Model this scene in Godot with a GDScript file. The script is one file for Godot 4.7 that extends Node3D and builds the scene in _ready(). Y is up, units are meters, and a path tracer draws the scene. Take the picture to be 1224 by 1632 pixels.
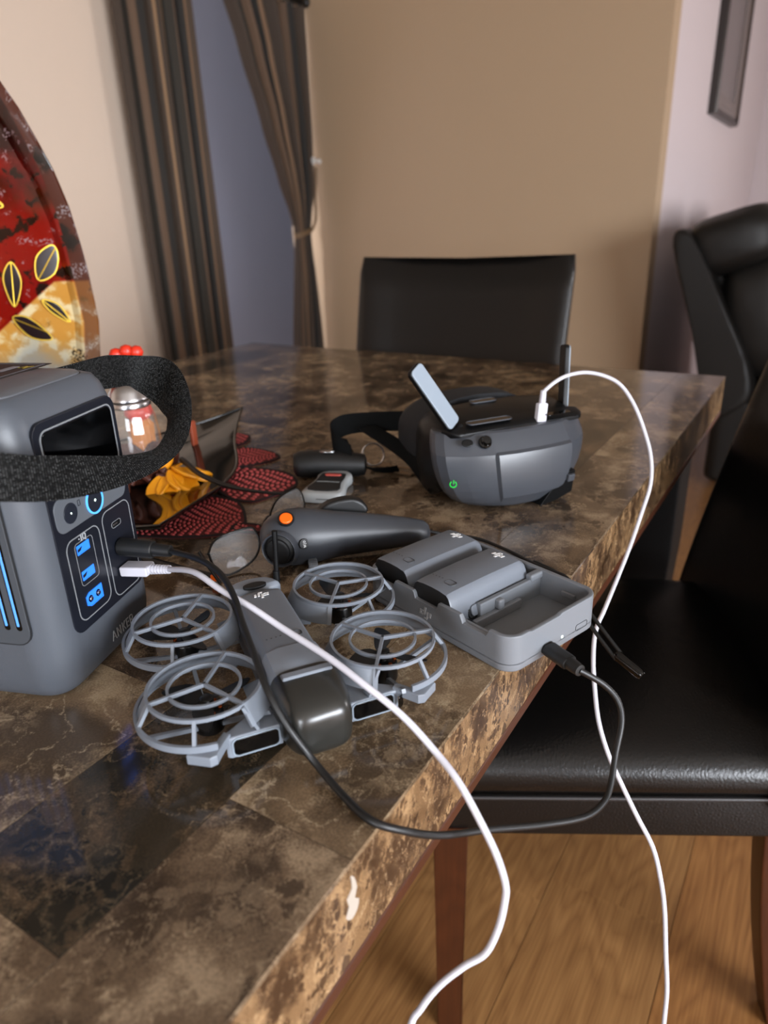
extends Node3D
# Dining table with a drone kit charging from a power station. World: metres, y up, floor at y = 0, table top at y = 0.76.

const T := 0.76
var M := {}


# ---------------------------------------------------------------- mesh builder
class MB:
	var tv := PackedVector3Array()
	var tu := PackedVector2Array()
	var xf := Transform3D()

	func tri(a: Vector3, b: Vector3, c: Vector3, ua := Vector2.ZERO, ub := Vector2.ZERO, uc := Vector2.ZERO) -> void:
		tv.append(xf * a)
		tv.append(xf * b)
		tv.append(xf * c)
		tu.append(ua)
		tu.append(ub)
		tu.append(uc)

	func quad(a: Vector3, b: Vector3, c: Vector3, d: Vector3, u0 := Vector2.ZERO, u1 := Vector2.ONE) -> void:
		tri(a, b, c, u0, Vector2(u1.x, u0.y), u1)
		tri(a, c, d, u0, u1, Vector2(u0.x, u1.y))

	# rows of equal length joined by quads
	func grid(rows: Array, close_row := false, uscale := Vector2.ONE, close_rows := false) -> void:
		var n: int = rows[0].size()
		var m := rows.size()
		for i in (m if close_rows else m - 1):
			var a: PackedVector3Array = rows[i]
			var b: PackedVector3Array = rows[(i + 1) % m]
			var v0 := uscale.y * i / (m - 1.0)
			var v1 := uscale.y * (i + 1) / (m - 1.0)
			for j in (n if close_row else n - 1):
				var k := (j + 1) % n
				var u0 := uscale.x * j / maxf(n - 1.0, 1.0)
				var u1 := uscale.x * (j + 1) / maxf(n - 1.0, 1.0)
				tri(a[j], a[k], b[k], Vector2(u0, v0), Vector2(u1, v0), Vector2(u1, v1))
				tri(a[j], b[k], b[j], Vector2(u0, v0), Vector2(u1, v1), Vector2(u0, v1))

	func fan(r: PackedVector3Array, flip := false) -> void:
		var c := Vector3.ZERO
		for p in r:
			c += p
		c /= r.size()
		for j in r.size():
			var k := (j + 1) % r.size()
			if flip:
				tri(c, r[k], r[j])
			else:
				tri(c, r[j], r[k])

	static func inset(poly: PackedVector2Array, d: float) -> PackedVector2Array:
		if absf(d) < 1e-9:
			return poly
		var out := PackedVector2Array()
		var n := poly.size()
		if d > 0.0125:   # deep insets shrink towards the middle, so that corners cannot cross
			var box := Rect2(poly[0], Vector2.ZERO)
			for v in poly:
				box = box.expand(v)
			var c := box.get_center()
			var k := Vector2.ONE - Vector2(d, d) / (box.size / 2).max(Vector2(d, d) * 1.02)
			for v in poly:
				out.append(c + (v - c) * k)
			return out
		var s := 1.0 if area(poly) > 0 else -1.0
		for i in n:
			var e0 := (poly[i] - poly[(i + n - 1) % n]).normalized()
			var e1 := (poly[(i + 1) % n] - poly[i]).normalized()
			var n0 := Vector2(-e0.y, e0.x) * s
			var n1 := Vector2(-e1.y, e1.x) * s
			var b := n0 + n1
			b /= maxf(0.35, b.dot(n0)) if b.dot(n0) > 0 else 1.0
			out.append(poly[i] + b * d)
		return out

	static func area(poly: PackedVector2Array) -> float:
		var a := 0.0
		for i in poly.size():
			a += poly[i].cross(poly[(i + 1) % poly.size()])
		return a * 0.5

	# polygon in (x, z) lofted through a profile of Vector2(inset, y)
	func loft(poly: PackedVector2Array, prof: Array, cap0 := true, cap1 := true) -> void:
		var rows := []
		var polys := []
		for q in prof:
			var pl := inset(poly, q.x)
			polys.append(pl)
			var r := PackedVector3Array()
			for v in pl:
				r.append(Vector3(v.x, q.y, v.y))
			rows.append(r)
		grid(rows, true)
		var up := area(poly) > 0
		for e: int in [0, 1]:
			if (e == 0 and not cap0) or (e == 1 and not cap1):
				continue
			var pl: PackedVector2Array = polys[0] if e == 0 else polys[-1]
			var y: float = prof[0].y if e == 0 else prof[-1].y
			var ix := Geometry2D.triangulate_polygon(pl)
			if ix.is_empty():
				fan(rows[0] if e == 0 else rows[-1], (e == 0) == up)
			for i in range(0, ix.size(), 3):
				var a := Vector3(pl[ix[i]].x, y, pl[ix[i]].y)
				var b := Vector3(pl[ix[i + 1]].x, y, pl[ix[i + 1]].y)
				var c := Vector3(pl[ix[i + 2]].x, y, pl[ix[i + 2]].y)
				var flat := (b - a).cross(c - a).y > 0   # counter-clockwise seen from above
				# rows wind so that the side normals follow `up`; caps must agree
				var want: bool = (e == 1) != up
				if flat == want:
					tri(a, b, c)
				else:
					tri(a, c, b)

	# slab with rounded top and bottom edges
	func slab(poly: PackedVector2Array, y0: float, y1: float, r := 0.001, seg := 3) -> void:
		var prof := []
		for i in seg + 1:
			var a := PI / 2 * i / seg
			prof.append(Vector2(r * (1 - sin(a)), y0 + r * (1 - cos(a))))
		for i in seg + 1:
			var a := PI / 2 * i / seg
			prof.append(Vector2(r * (1 - cos(a)), y1 - r * (1 - sin(a))))
		loft(poly, prof)

	func rbox(c: Vector3, size: Vector3, r := 0.001, corner := -1.0, seg := 3) -> void:
		var cr := r if corner < 0 else corner
		var pl := MB.rrect(size.x, size.z, maxf(cr, 1e-4), 1 if cr < 0.0008 else 4, c.x, c.z)
		slab(pl, c.y - size.y / 2, c.y + size.y / 2, minf(r, size.y * 0.45), seg if r > 0.0008 else 1)

	static func rrect(w: float, h: float, r: float, seg := 5, cx := 0.0, cy := 0.0) -> PackedVector2Array:
		var o := PackedVector2Array()
		r = minf(r, minf(w, h) * 0.499)
		for k in 4:
			var sx: float = [1, -1, -1, 1][k]
			var sy: float = [1, 1, -1, -1][k]
			for i in seg + 1:
				var a := PI / 2 * (k + float(i) / seg)
				o.append(Vector2(cx + sx * (w / 2 - r) + cos(a) * r, cy + sy * (h / 2 - r) + sin(a) * r))
		return o

	static func circle(r: float, n := 24, cx := 0.0, cy := 0.0, ry := -1.0) -> PackedVector2Array:
		var o := PackedVector2Array()
		for i in n:
			o.append(Vector2(cx + cos(TAU * i / n) * r, cy + sin(TAU * i / n) * (r if ry < 0 else ry)))
		return o

	# a closed outline turned into a raised line: band between the outline and its inset
	func outline(poly: PackedVector2Array, w: float, y0: float, y1: float, closed := true) -> void:
		var ins := inset(poly, w)
		var rows := []
		for q in [[poly, y0], [poly, y1], [ins, y1], [ins, y0]]:
			var r := PackedVector3Array()
			for v in q[0]:
				r.append(Vector3(v.x, q[1], v.y))
			rows.append(r)
		grid(rows, closed)

	func tube(path: Array, r, sides := 8, caps := true) -> void:
		var n := path.size()
		var rows := []
		var up := Vector3.UP
		var length := 0.0
		for i in n:
			var t: Vector3 = (path[mini(i + 1, n - 1)] - path[maxi(i - 1, 0)]).normalized()
			if i == 0 and absf(t.dot(up)) > 0.9:
				up = Vector3.RIGHT
			var s := t.cross(up).normalized()
			up = s.cross(t).normalized()
			var rad: float = r[i] if r is Array else r
			var row := PackedVector3Array()
			for k in sides:
				var a := TAU * k / sides
				row.append(path[i] + (s * cos(a) + up * sin(a)) * rad)
			rows.append(row)
		grid(rows, true)
		if caps:
			fan(rows[0], true)
			fan(rows[-1])

	# profile of Vector2(radius, y) turned round the y axis
	func lathe(prof: Array, segs := 24, caps := true, squash := 1.0) -> void:
		var rows := []
		for q in prof:
			var row := PackedVector3Array()
			for k in segs:
				var a := -TAU * k / segs
				row.append(Vector3(cos(a) * q.x, q.y, sin(a) * q.x * squash))
			rows.append(row)
		grid(rows, true)
		if caps:
			fan(rows[0], true)
			fan(rows[-1])

	# rectangular bar bent along an arc in the (x, z) plane
	func arc_bar(c: Vector3, r: float, a0: float, a1: float, w: float, h: float, n := 24, flare := 0.0) -> void:
		var full := absf(absf(a1 - a0) - TAU) < 1e-4
		var rows := []
		for i in (n if full else n + 1):
			var a := a0 + (a1 - a0) * i / n
			var d := Vector3(sin(a), 0, cos(a))
			var rn := PackedVector3Array()
			for q in [[-w / 2, h / 2], [w / 2, h / 2], [w / 2 + flare, -h / 2], [-w / 2 + flare, -h / 2]]:
				rn.append(c + d * (r + q[0]) + Vector3.UP * q[1])
			rows.append(rn)
		grid(rows, true, Vector2.ONE, full)
		if not full:
			fan(rows[0], true)
			fan(rows[-1])

	# straight bar of rectangular section from a to b
	func bar(a: Vector3, b: Vector3, w: float, h: float, up := Vector3.UP) -> void:
		var t := (b - a).normalized()
		var s := t.cross(up).normalized()
		var u := s.cross(t).normalized()
		var rows := []
		for q in [a, b]:
			rows.append(PackedVector3Array([q - s * w / 2 + u * h / 2, q + s * w / 2 + u * h / 2, q + s * w / 2 - u * h / 2, q - s * w / 2 - u * h / 2]))
		grid(rows, true)
		fan(rows[0], true)
		fan(rows[1])

	func mesh(crease := 40.0) -> ArrayMesh:
		var nt := tv.size() / 3
		var vol := 0.0
		var mid := Vector3.ZERO
		for v in tv:
			mid += v
		mid /= maxf(1, tv.size())
		for i in nt:
			vol += (tv[i * 3] - mid).dot((tv[i * 3 + 1] - mid).cross(tv[i * 3 + 2] - mid))
		if vol > 0:
			for i in nt:
				var q := tv[i * 3 + 1]
				tv[i * 3 + 1] = tv[i * 3 + 2]
				tv[i * 3 + 2] = q
				var w := tu[i * 3 + 1]
				tu[i * 3 + 1] = tu[i * 3 + 2]
				tu[i * 3 + 2] = w
		var fn := PackedVector3Array()
		fn.resize(nt)
		var unit := PackedVector3Array()
		unit.resize(nt)
		var at := {}
		var key := PackedInt32Array()
		key.resize(tv.size())
		var lists := []
		for i in nt:
			fn[i] = (tv[i * 3 + 2] - tv[i * 3]).cross(tv[i * 3 + 1] - tv[i * 3])
			unit[i] = fn[i].normalized()
			for k in 3:
				var h := Vector3i((tv[i * 3 + k] * 40000.0).round())
				var g: int = at.get(h, -1)
				if g < 0:
					g = lists.size()
					at[h] = g
					lists.append(PackedInt32Array())
				key[i * 3 + k] = g
				lists[g].append(i)
		var cs := cos(deg_to_rad(crease))
		var nn := PackedVector3Array()
		nn.resize(tv.size())
		for i in nt:
			var u := unit[i]
			for k in 3:
				var s := Vector3.ZERO
				for f in lists[key[i * 3 + k]]:
					if unit[f].dot(u) > cs:
						s += fn[f]
				nn[i * 3 + k] = s.normalized() if s.length_squared() > 1e-30 else u
		var arr := []
		arr.resize(Mesh.ARRAY_MAX)
		arr[Mesh.ARRAY_VERTEX] = tv
		arr[Mesh.ARRAY_NORMAL] = nn
		arr[Mesh.ARRAY_TEX_UV] = tu
		var am := ArrayMesh.new()
		am.add_surface_from_arrays(Mesh.PRIMITIVE_TRIANGLES, arr)
		return am


# ---------------------------------------------------------------- helpers
func V(x: float, y: float, z: float) -> Vector3:
	return Vector3(x, y, z)


func thing(called: String, label: String, category: String, at := Vector3.ZERO, turn := 0.0, group := "") -> Node3D:
	var o := Node3D.new()
	o.name = called
	o.position = at
	o.rotation_degrees.y = turn
	o.set_meta("label", label)
	o.set_meta("category", category)
	if group:
		o.set_meta("group", group)
	add_child(o, true)
	return o


func part(called: String, mesh: Mesh, material: Material, parent: Node3D, xf := Transform3D()) -> MeshInstance3D:
	var o := MeshInstance3D.new()
	o.name = called
	o.mesh = mesh
	o.material_override = material
	o.transform = xf
	parent.add_child(o, true)
	return o


func struct(called: String, mesh: Mesh, material: Material) -> MeshInstance3D:
	var o := part(called, mesh, material, self)
	o.set_meta("kind", "structure")
	return o


func lbl(o: Node3D, label: String) -> Node3D:
	o.set_meta("label", label)
	return o


func face_xf(at: Vector3, normal: Vector3, up := Vector3.UP) -> Transform3D:
	# a frame whose y axis is the normal, and whose -z axis is "up" on the face (x to the right)
	var n := normal.normalized()
	var r := up.cross(n).normalized()
	var u := n.cross(r).normalized()
	return Transform3D(Basis(r, n, -u), at)


func curve(pts: Array, step := 4) -> Array:
	var out := []
	var n := pts.size()
	for i in n - 1:
		var p0: Vector3 = pts[maxi(i - 1, 0)]
		var p1: Vector3 = pts[i]
		var p2: Vector3 = pts[i + 1]
		var p3: Vector3 = pts[mini(i + 2, n - 1)]
		for k in step:
			var t := float(k) / step
			out.append(p1.cubic_interpolate(p2, p0, p3, t))
	out.append(pts[-1])
	return out


func flat_outline(pts: Array, step := 6) -> PackedVector2Array:
	var out := PackedVector2Array()
	var n := pts.size()
	for i in n:
		for k in step:
			out.append(pts[i].cubic_interpolate(pts[(i + 1) % n], pts[(i + n - 1) % n], pts[(i + 2) % n], float(k) / step))
	return out


func text_mesh(s: String, height: float, depth := 0.0003, font := "Droid Sans", bold := false) -> TextMesh:
	var f := SystemFont.new()
	f.font_names = PackedStringArray([font])
	if bold:
		f.font_weight = 700
	var t := TextMesh.new()
	t.text = s
	t.font = f
	t.font_size = 16
	t.pixel_size = height / 11.5
	t.depth = depth
	t.curve_step = 2.0
	return t


# ---------------------------------------------------------------- materials
func mat(called: String, c: Color, rough := 0.5, metal := 0.0) -> StandardMaterial3D:
	var m := StandardMaterial3D.new()
	m.resource_name = called
	m.albedo_color = c
	m.roughness = rough
	m.metallic = metal
	M[called] = m
	return m


func glow(called: String, c: Color, e: float) -> StandardMaterial3D:
	var m := mat(called, c, 0.4)
	m.emission_enabled = true
	m.emission = c
	m.emission_energy_multiplier = e
	return m


func noise(w: int, h: int, sd: int, freq: float, kind := FastNoiseLite.TYPE_SIMPLEX_SMOOTH, oct := 4, ret := -1, warp := 0.0, seamless := true) -> PackedByteArray:
	var f := FastNoiseLite.new()
	f.seed = sd
	f.frequency = freq
	f.noise_type = kind
	f.fractal_type = FastNoiseLite.FRACTAL_FBM if oct > 1 else FastNoiseLite.FRACTAL_NONE
	f.fractal_octaves = oct
	if ret >= 0:
		f.cellular_return_type = ret
	if warp > 0:
		f.domain_warp_enabled = true
		f.domain_warp_amplitude = warp
		f.domain_warp_frequency = freq * 1.3
		f.domain_warp_fractal_octaves = 3
	var im := f.get_seamless_image(w, h, false, false, 0.12, true) if seamless else f.get_image(w, h, false, false, true)
	im.convert(Image.FORMAT_L8)
	return im.get_data()


func noise_tex(w: int, sd: int, freq: float, kind := FastNoiseLite.TYPE_SIMPLEX_SMOOTH, oct := 3, ret := -1, warp := 0.0) -> ImageTexture:
	return ImageTexture.create_from_image(Image.create_from_data(w, w, false, Image.FORMAT_L8, noise(w, w, sd, freq, kind, oct, ret, warp)))


func bump(m: StandardMaterial3D, t: Texture2D, scale_cm: float, repeat := 0.0) -> void:
	m.heightmap_enabled = true
	m.heightmap_texture = t
	m.heightmap_scale = scale_cm
	if repeat > 0:
		m.uv1_triplanar = true
		m.uv1_scale = Vector3.ONE * repeat


# veined brown stone: clouds of tone, broken crystals, a faint net of fine veins
func marble(sd: int, size: int, dark: Color, mid: Color, light: Color, vein: Color, dark_net := false) -> ImageTexture:
	var tone := noise(size, size, sd, 4.0 / size, FastNoiseLite.TYPE_SIMPLEX_SMOOTH, 7, -1, 70.0)
	var patch := noise(size, size, sd + 1, 9.0 / size, FastNoiseLite.TYPE_SIMPLEX_SMOOTH, 6, -1, 60.0)
	var big := noise(size, size, sd + 2, 7.0 / size, FastNoiseLite.TYPE_SIMPLEX_SMOOTH, 4, -1, 60.0)
	var thin := noise(size, size, sd + 7, 17.0 / size, FastNoiseLite.TYPE_SIMPLEX_SMOOTH, 3, -1, 40.0)
	var fine := noise(size, size, sd + 3, 30.0 / size, FastNoiseLite.TYPE_CELLULAR, 1, FastNoiseLite.RETURN_DISTANCE2_SUB, 26.0)
	var cell := noise(size, size, sd + 5, 26.0 / size, FastNoiseLite.TYPE_CELLULAR, 1, FastNoiseLite.RETURN_CELL_VALUE, 30.0)
	var grit := noise(size, size, sd + 6, 0.22, FastNoiseLite.TYPE_SIMPLEX, 2)
	var gate := noise(size, size, sd + 4, 5.0 / size, FastNoiseLite.TYPE_SIMPLEX_SMOOTH, 4)
	var out := PackedByteArray()
	out.resize(size * size * 3)
	for i in size * size:
		var t := tone[i] / 255.0
		var p := patch[i] / 255.0
		var g := gate[i] / 255.0
		var n := grit[i] / 255.0 - 0.5
		var f := fine[i] / 255.0
		var c := dark.lerp(mid, smoothstep(0.25, 0.60, t + n * 0.12)).lerp(light, smoothstep(0.50, 0.78, p * 0.65 + t * 0.35 + n * 0.10))
		# crystals: darker or lighter chips inside the cloudier parts
		var chip := smoothstep(0.10, 0.24, f) * smoothstep(0.42, 0.60, 1.0 - g)
		c = c.lerp(dark if cell[i] > 110 else light, chip * (0.62 if cell[i] > 165 else (0.45 if cell[i] < 70 else 0.2)))
		var v := smoothstep(0.965, 0.995, 1.0 - absf(big[i] / 127.5 - 1.0)) * smoothstep(0.42, 0.55, g)
		v = maxf(v, smoothstep(0.955, 0.995, 1.0 - absf(thin[i] / 127.5 - 1.0)) * smoothstep(0.46, 0.58, 1.0 - g) * 0.8)
		var w := (1.0 - smoothstep(0.0, 0.08, f)) * smoothstep(0.45, 0.70, 1.0 - g) * 0.40
		c = c.lerp(vein, clampf(v * 0.75 + w * 1.3, 0.0, 0.8))
		if dark_net:
			var q := smoothstep(0.12, 0.24, f) * smoothstep(0.40, 0.52, p) * (1.0 if cell[i] > 150 else 0.12)
			c = c.lerp(dark, q * 0.72)
		c = c * (1.0 + n * 0.18)
		out[i * 3] = clampi(int(c.r * 255), 0, 255)
		out[i * 3 + 1] = clampi(int(c.g * 255), 0, 255)
		out[i * 3 + 2] = clampi(int(c.b * 255), 0, 255)
	return ImageTexture.create_from_image(Image.create_from_data(size, size, false, Image.FORMAT_RGB8, out))


# oak grain: long fibres and cathedral arches along the v axis
func wood(sd: int, w: int, h: int, lo: Color, hi: Color) -> ImageTexture:
	var a := Image.create_from_data(w / 4, h / 16, false, Image.FORMAT_L8, noise(w / 4, h / 16, sd, 0.03, FastNoiseLite.TYPE_SIMPLEX_SMOOTH, 3))
	a.resize(w, h, Image.INTERPOLATE_CUBIC)
	var b := Image.create_from_data(w, h / 32, false, Image.FORMAT_L8, noise(w, h / 32, sd + 1, 0.25, FastNoiseLite.TYPE_SIMPLEX, 3))
	b.resize(w, h, Image.INTERPOLATE_CUBIC)
	var ad := a.get_data()
	var bd := b.get_data()
	var out := PackedByteArray()
	out.resize(w * h * 3)
	for y in h:
		for x in w:
			var i := y * w + x
			var s := absf(fposmod(ad[i] / 255.0 * 6.0, 1.0) - 0.5) * 2.0
			var t := clampf(0.42 + 0.34 * pow(s, 0.6) + (bd[i] / 255.0 - 0.5) * 0.55, 0.0, 1.0)
			var c := lo.lerp(hi, t)
			out[i * 3] = int(c.r * 255)
			out[i * 3 + 1] = int(c.g * 255)
			out[i * 3 + 2] = int(c.b * 255)
	return ImageTexture.create_from_image(Image.create_from_data(w, h, false, Image.FORMAT_RGB8, out))


# small blocks of woven thread for webbing
func weave(w: int, h: int, nx: int, ny: int, lo: Color, hi: Color, sd: int) -> ImageTexture:
	var rng := RandomNumberGenerator.new()
	rng.seed = sd
	var im := Image.create(w, h, false, Image.FORMAT_RGB8)
	im.fill(lo)
	for j in ny:
		for i in nx:
			var c := lo.lerp(hi, rng.randf_range(0.1, 1.0))
			var x0 := int((i + (0.5 if j % 2 else 0.0)) * w / nx)
			im.fill_rect(Rect2i(x0 % w, j * h / ny, int(w / nx * 0.62), int(h / ny * 0.72)), c)
	return ImageTexture.create_from_image(im)


func curtain_stripes() -> ImageTexture:
	var im := Image.create(256, 4, false, Image.FORMAT_RGB8)
	var cols := [Color(0.23, 0.18, 0.135), Color(0.52, 0.40, 0.29), Color(0.155, 0.135, 0.105), Color(0.37, 0.285, 0.215), Color(0.115, 0.105, 0.088), Color(0.46, 0.355, 0.26), Color(0.26, 0.205, 0.16), Color(0.56, 0.44, 0.32)]
	var ws := [52, 12, 40, 34, 54, 10, 42, 12]
	var x := 0
	for k in 8:
		im.fill_rect(Rect2i(x, 0, ws[k], 4), cols[k])
		x += ws[k]
	return ImageTexture.create_from_image(im)


func make_materials() -> void:
	var fine := noise_tex(256, 5, 0.09, FastNoiseLite.TYPE_SIMPLEX_SMOOTH, 3)
	var hide := noise_tex(512, 9, 0.05, FastNoiseLite.TYPE_CELLULAR, 2, FastNoiseLite.RETURN_DISTANCE2_SUB, 8.0)
	# stone
	var tops := [
		["stone_brown", 11, Color(0.22, 0.175, 0.135), Color(0.385, 0.315, 0.245), Color(0.58, 0.50, 0.405), Color(0.65, 0.57, 0.465)],
		["stone_dark", 31, Color(0.12, 0.108, 0.085), Color(0.205, 0.175, 0.135), Color(0.38, 0.30, 0.22), Color(0.50, 0.42, 0.32)],
		["stone_tan", 51, Color(0.29, 0.235, 0.175), Color(0.48, 0.40, 0.31), Color(0.64, 0.56, 0.45), Color(0.70, 0.63, 0.52)],
	]
	for q in tops:
		var m := mat(q[0], Color.WHITE, 0.12)
		m.albedo_texture = marble(q[1], 1024, q[2], q[3], q[4], q[5])
		m.uv1_triplanar = true
		m.uv1_world_triplanar = true
		m.uv1_scale = Vector3.ONE * 2.1
		m.metallic_specular = 0.5
	var ap := mat("stone_gold", Color.WHITE, 0.22)
	ap.albedo_texture = marble(71, 768, Color(0.22, 0.155, 0.105), Color(0.46, 0.355, 0.245), Color(0.60, 0.48, 0.345), Color(0.70, 0.59, 0.45), true)
	ap.uv1_triplanar = true
	ap.uv1_world_triplanar = true
	ap.uv1_scale = Vector3(5.0, 3.4, 5.0)
	mat("grout", Color(0.14, 0.105, 0.08), 0.6)
	mat("chip_white", Color(0.64, 0.60, 0.55), 0.8)
	# wood
	var oak := wood(3, 256, 1024, Color(0.41, 0.27, 0.15), Color(0.62, 0.455, 0.275))
	for k in 3:
		var m := mat("oak_%d" % k, [Color(1, 1, 1), Color(0.93, 0.92, 0.9), Color(1.0, 0.96, 0.92)][k], 0.38)
		m.albedo_texture = oak
		bump(m, oak, 0.02)
	var red := mat("red_wood", Color(0.74, 0.66, 0.62), 0.32)
	red.albedo_texture = wood(8, 128, 512, Color(0.25, 0.135, 0.065), Color(0.36, 0.205, 0.105))
	red.uv1_triplanar = true
	red.uv1_scale = Vector3(6, 1.2, 6)
	var dw := mat("dark_wood", Color(0.03, 0.024, 0.022), 0.6)
	dw.metallic_specular = 0.25
	mat("trim_wood", Color(0.26, 0.135, 0.075), 0.4)
	# leather
	var le := mat("leather", Color(0.042, 0.036, 0.033), 0.29)
	bump(le, hide, 0.03, 9.0)
	le.metallic_specular = 0.46
	var so := mat("sofa_leather", Color(0.075, 0.068, 0.06), 0.5)
	so.metallic_specular = 0.4
	bump(so, hide, 0.06, 5.0)
	mat("leather_edge", Color(0.16, 0.15, 0.15), 0.4)
	# room
	for q in [["paint_left", Color(0.84, 0.765, 0.695)], ["paint_beige", Color(0.665, 0.57, 0.46)], ["paint_living", Color(0.77, 0.725, 0.735)], ["paint_hall", Color(0.50, 0.505, 0.55)], ["paint_ceiling", Color(0.62, 0.59, 0.55)], ["white_trim", Color(0.85, 0.83, 0.8)]]:
		var m := mat(q[0], q[1], 0.75)
		bump(m, fine, 0.02, 14.0)
	var cu := mat("curtain_cloth", Color(1, 1, 1), 0.75)
	cu.albedo_texture = curtain_stripes()
	cu.rim_enabled = true
	cu.rim = 0.2
	mat("curtain_band", Color(0.42, 0.33, 0.23), 0.7)
	mat("rod_black", Color(0.03, 0.028, 0.028), 0.4)
	mat("hook_white", Color(0.85, 0.84, 0.82), 0.4)
	mat("frame_dark", Color(0.13, 0.10, 0.09), 0.35)
	mat("frame_silver", Color(0.46, 0.42, 0.41), 0.4, 0.2)
	mat("frame_picture", Color(0.42, 0.385, 0.385), 0.3)
	mat("bead_gold", Color(0.55, 0.46, 0.36), 0.35, 0.6)
	# electronics
	var g1 := mat("station_grey", Color(0.285, 0.30, 0.325), 0.40)
	bump(g1, fine, 0.004, 40.0)
	mat("station_inset", Color(0.24, 0.255, 0.275), 0.5)
	mat("station_seam", Color(0.10, 0.105, 0.115), 0.6)
	mat("station_lid", Color(0.34, 0.35, 0.37), 0.4)
	mat("panel_navy", Color(0.075, 0.085, 0.115), 0.3)
	mat("screen_black", Color(0.008, 0.009, 0.011), 0.08)
	mat("button_grey", Color(0.33, 0.345, 0.365), 0.4)
	mat("button_navy", Color(0.10, 0.115, 0.15), 0.35)
	mat("line_grey", Color(0.47, 0.48, 0.49), 0.5)
	mat("print_grey", Color(0.60, 0.61, 0.62), 0.5)
	glow("port_blue", Color(0.16, 0.46, 0.92), 0.30)
	glow("ring_light", Color(0.30, 0.62, 0.98), 0.6)
	glow("vent_light", Color(0.34, 0.60, 0.92), 0.10)
	glow("led_white", Color(0.9, 1.0, 0.95), 1.5)
	glow("led_green", Color(0.05, 0.70, 0.2), 0.22)
	mat("steel", Color(0.75, 0.75, 0.76), 0.25, 1.0)
	mat("sticker_dark", Color(0.09, 0.075, 0.07), 0.5)
	mat("sticker_grey", Color(0.5, 0.5, 0.53), 0.5)
	mat("sticker_yellow", Color(0.70, 0.62, 0.25), 0.5)
	var st := mat("webbing", Color(1, 1, 1), 0.65)
	st.albedo_texture = weave(256, 128, 64, 32, Color(0.018, 0.019, 0.019), Color(0.40, 0.405, 0.40), 4)
	st.metallic_specular = 0.25
	bump(st, st.albedo_texture, 0.05)
	mat("cable_black", Color(0.045, 0.048, 0.05), 0.45)
	mat("plug_black", Color(0.05, 0.054, 0.056), 0.5)
	mat("cable_white", Color(0.76, 0.755, 0.785), 0.4)
	var dg := mat("drone_grey", Color(0.465, 0.49, 0.525), 0.40)
	bump(dg, fine, 0.002, 60.0)
	mat("drone_side", Color(0.36, 0.375, 0.395), 0.5)
	mat("battery_grey", Color(0.40, 0.42, 0.45), 0.44)
	mat("hub_grey", Color(0.43, 0.445, 0.465), 0.46)
	mat("pocket_dark", Color(0.03, 0.03, 0.033), 0.6)
	mat("groove_dark", Color(0.23, 0.24, 0.25), 0.6)
	mat("logo_white", Color(0.92, 0.92, 0.92), 0.5)
	mat("logo_grey", Color(0.60, 0.60, 0.60), 0.5)
	mat("propeller_black", Color(0.025, 0.026, 0.028), 0.3)
	mat("copper", Color(0.75, 0.36, 0.16), 0.35, 0.9)
	var cov := mat("cover_smoke", Color(0.135, 0.135, 0.125), 0.3)
	cov.metallic_specular = 0.6
	mat("lens_black", Color(0.012, 0.012, 0.014), 0.1)
	mat("controller_grey", Color(0.21, 0.22, 0.24), 0.4)
	mat("rubber_black", Color(0.03, 0.031, 0.033), 0.5)
	mat("orange", Color(0.95, 0.38, 0.03), 0.4)
	mat("goggle_grey", Color(0.23, 0.24, 0.26), 0.36)
	var gb := mat("goggle_black", Color(0.03, 0.031, 0.034), 0.42)
	gb.metallic_specular = 0.35
	mat("goggle_foam", Color(0.045, 0.05, 0.065), 0.8)
	mat("antenna_face", Color(0.50, 0.54, 0.58), 0.4)
	var sb := mat("strap_black", Color(0.026, 0.03, 0.031), 0.8)
	sb.metallic_specular = 0.25
	mat("fob_grey", Color(0.60, 0.61, 0.61), 0.35)
	mat("fob_red", Color(0.72, 0.30, 0.26), 0.5)
	# glass and table ornaments
	var gl := mat("lens_glass", Color(1, 1, 1, 0.06), 0.02)
	gl.metallic_specular = 0.14
	gl.transparency = BaseMaterial3D.TRANSPARENCY_ALPHA
	var sg := mat("shaker_glass", Color(0.96, 0.96, 0.95, 0.02), 0.03)
	sg.transparency = BaseMaterial3D.TRANSPARENCY_ALPHA
	mat("wire_dark", Color(0.10, 0.085, 0.075), 0.35, 0.5)
	mat("dish_glass", Color(0.045, 0.042, 0.03), 0.05)
	mat("felt_red", Color(0.32, 0.07, 0.075), 0.9)
	mat("bead_red", Color(0.76, 0.32, 0.32), 0.5)
	mat("felt_edge", Color(0.09, 0.03, 0.03), 0.9)
	mat("leaf_yellow", Color(0.86, 0.56, 0.06), 0.45)
	mat("bark_brown", Color(0.26, 0.11, 0.06), 0.5)
	mat("berry_red", Color(0.78, 0.16, 0.06), 0.4)
	mat("amber", Color(0.75, 0.45, 0.12), 0.4)
	mat("stump_orange", Color(0.50, 0.20, 0.08), 0.5)
	mat("leaf_green", Color(0.08, 0.16, 0.08), 0.5)
	mat("glitter_gold", Color(0.80, 0.66, 0.22), 0.3, 0.8)
	mat("leaf_plum", Color(0.09, 0.03, 0.035), 0.15)
	var wg := mat("window_glass", Color(1, 1, 1, 0.03), 0.02)
	wg.transparency = BaseMaterial3D.TRANSPARENCY_ALPHA


# ---------------------------------------------------------------- the room
func cuboid(a: Vector3, b: Vector3) -> ArrayMesh:
	var m := MB.new()
	m.rbox((a + b) / 2, (b - a).abs(), 0.0003)
	return m.mesh(30)


func joined(boxes: Array) -> ArrayMesh:
	var m := MB.new()
	for q in boxes:
		m.rbox((q[0] + q[1]) / 2, (q[1] - q[0]).abs(), 0.0003)
	return m.mesh(30)


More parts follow.
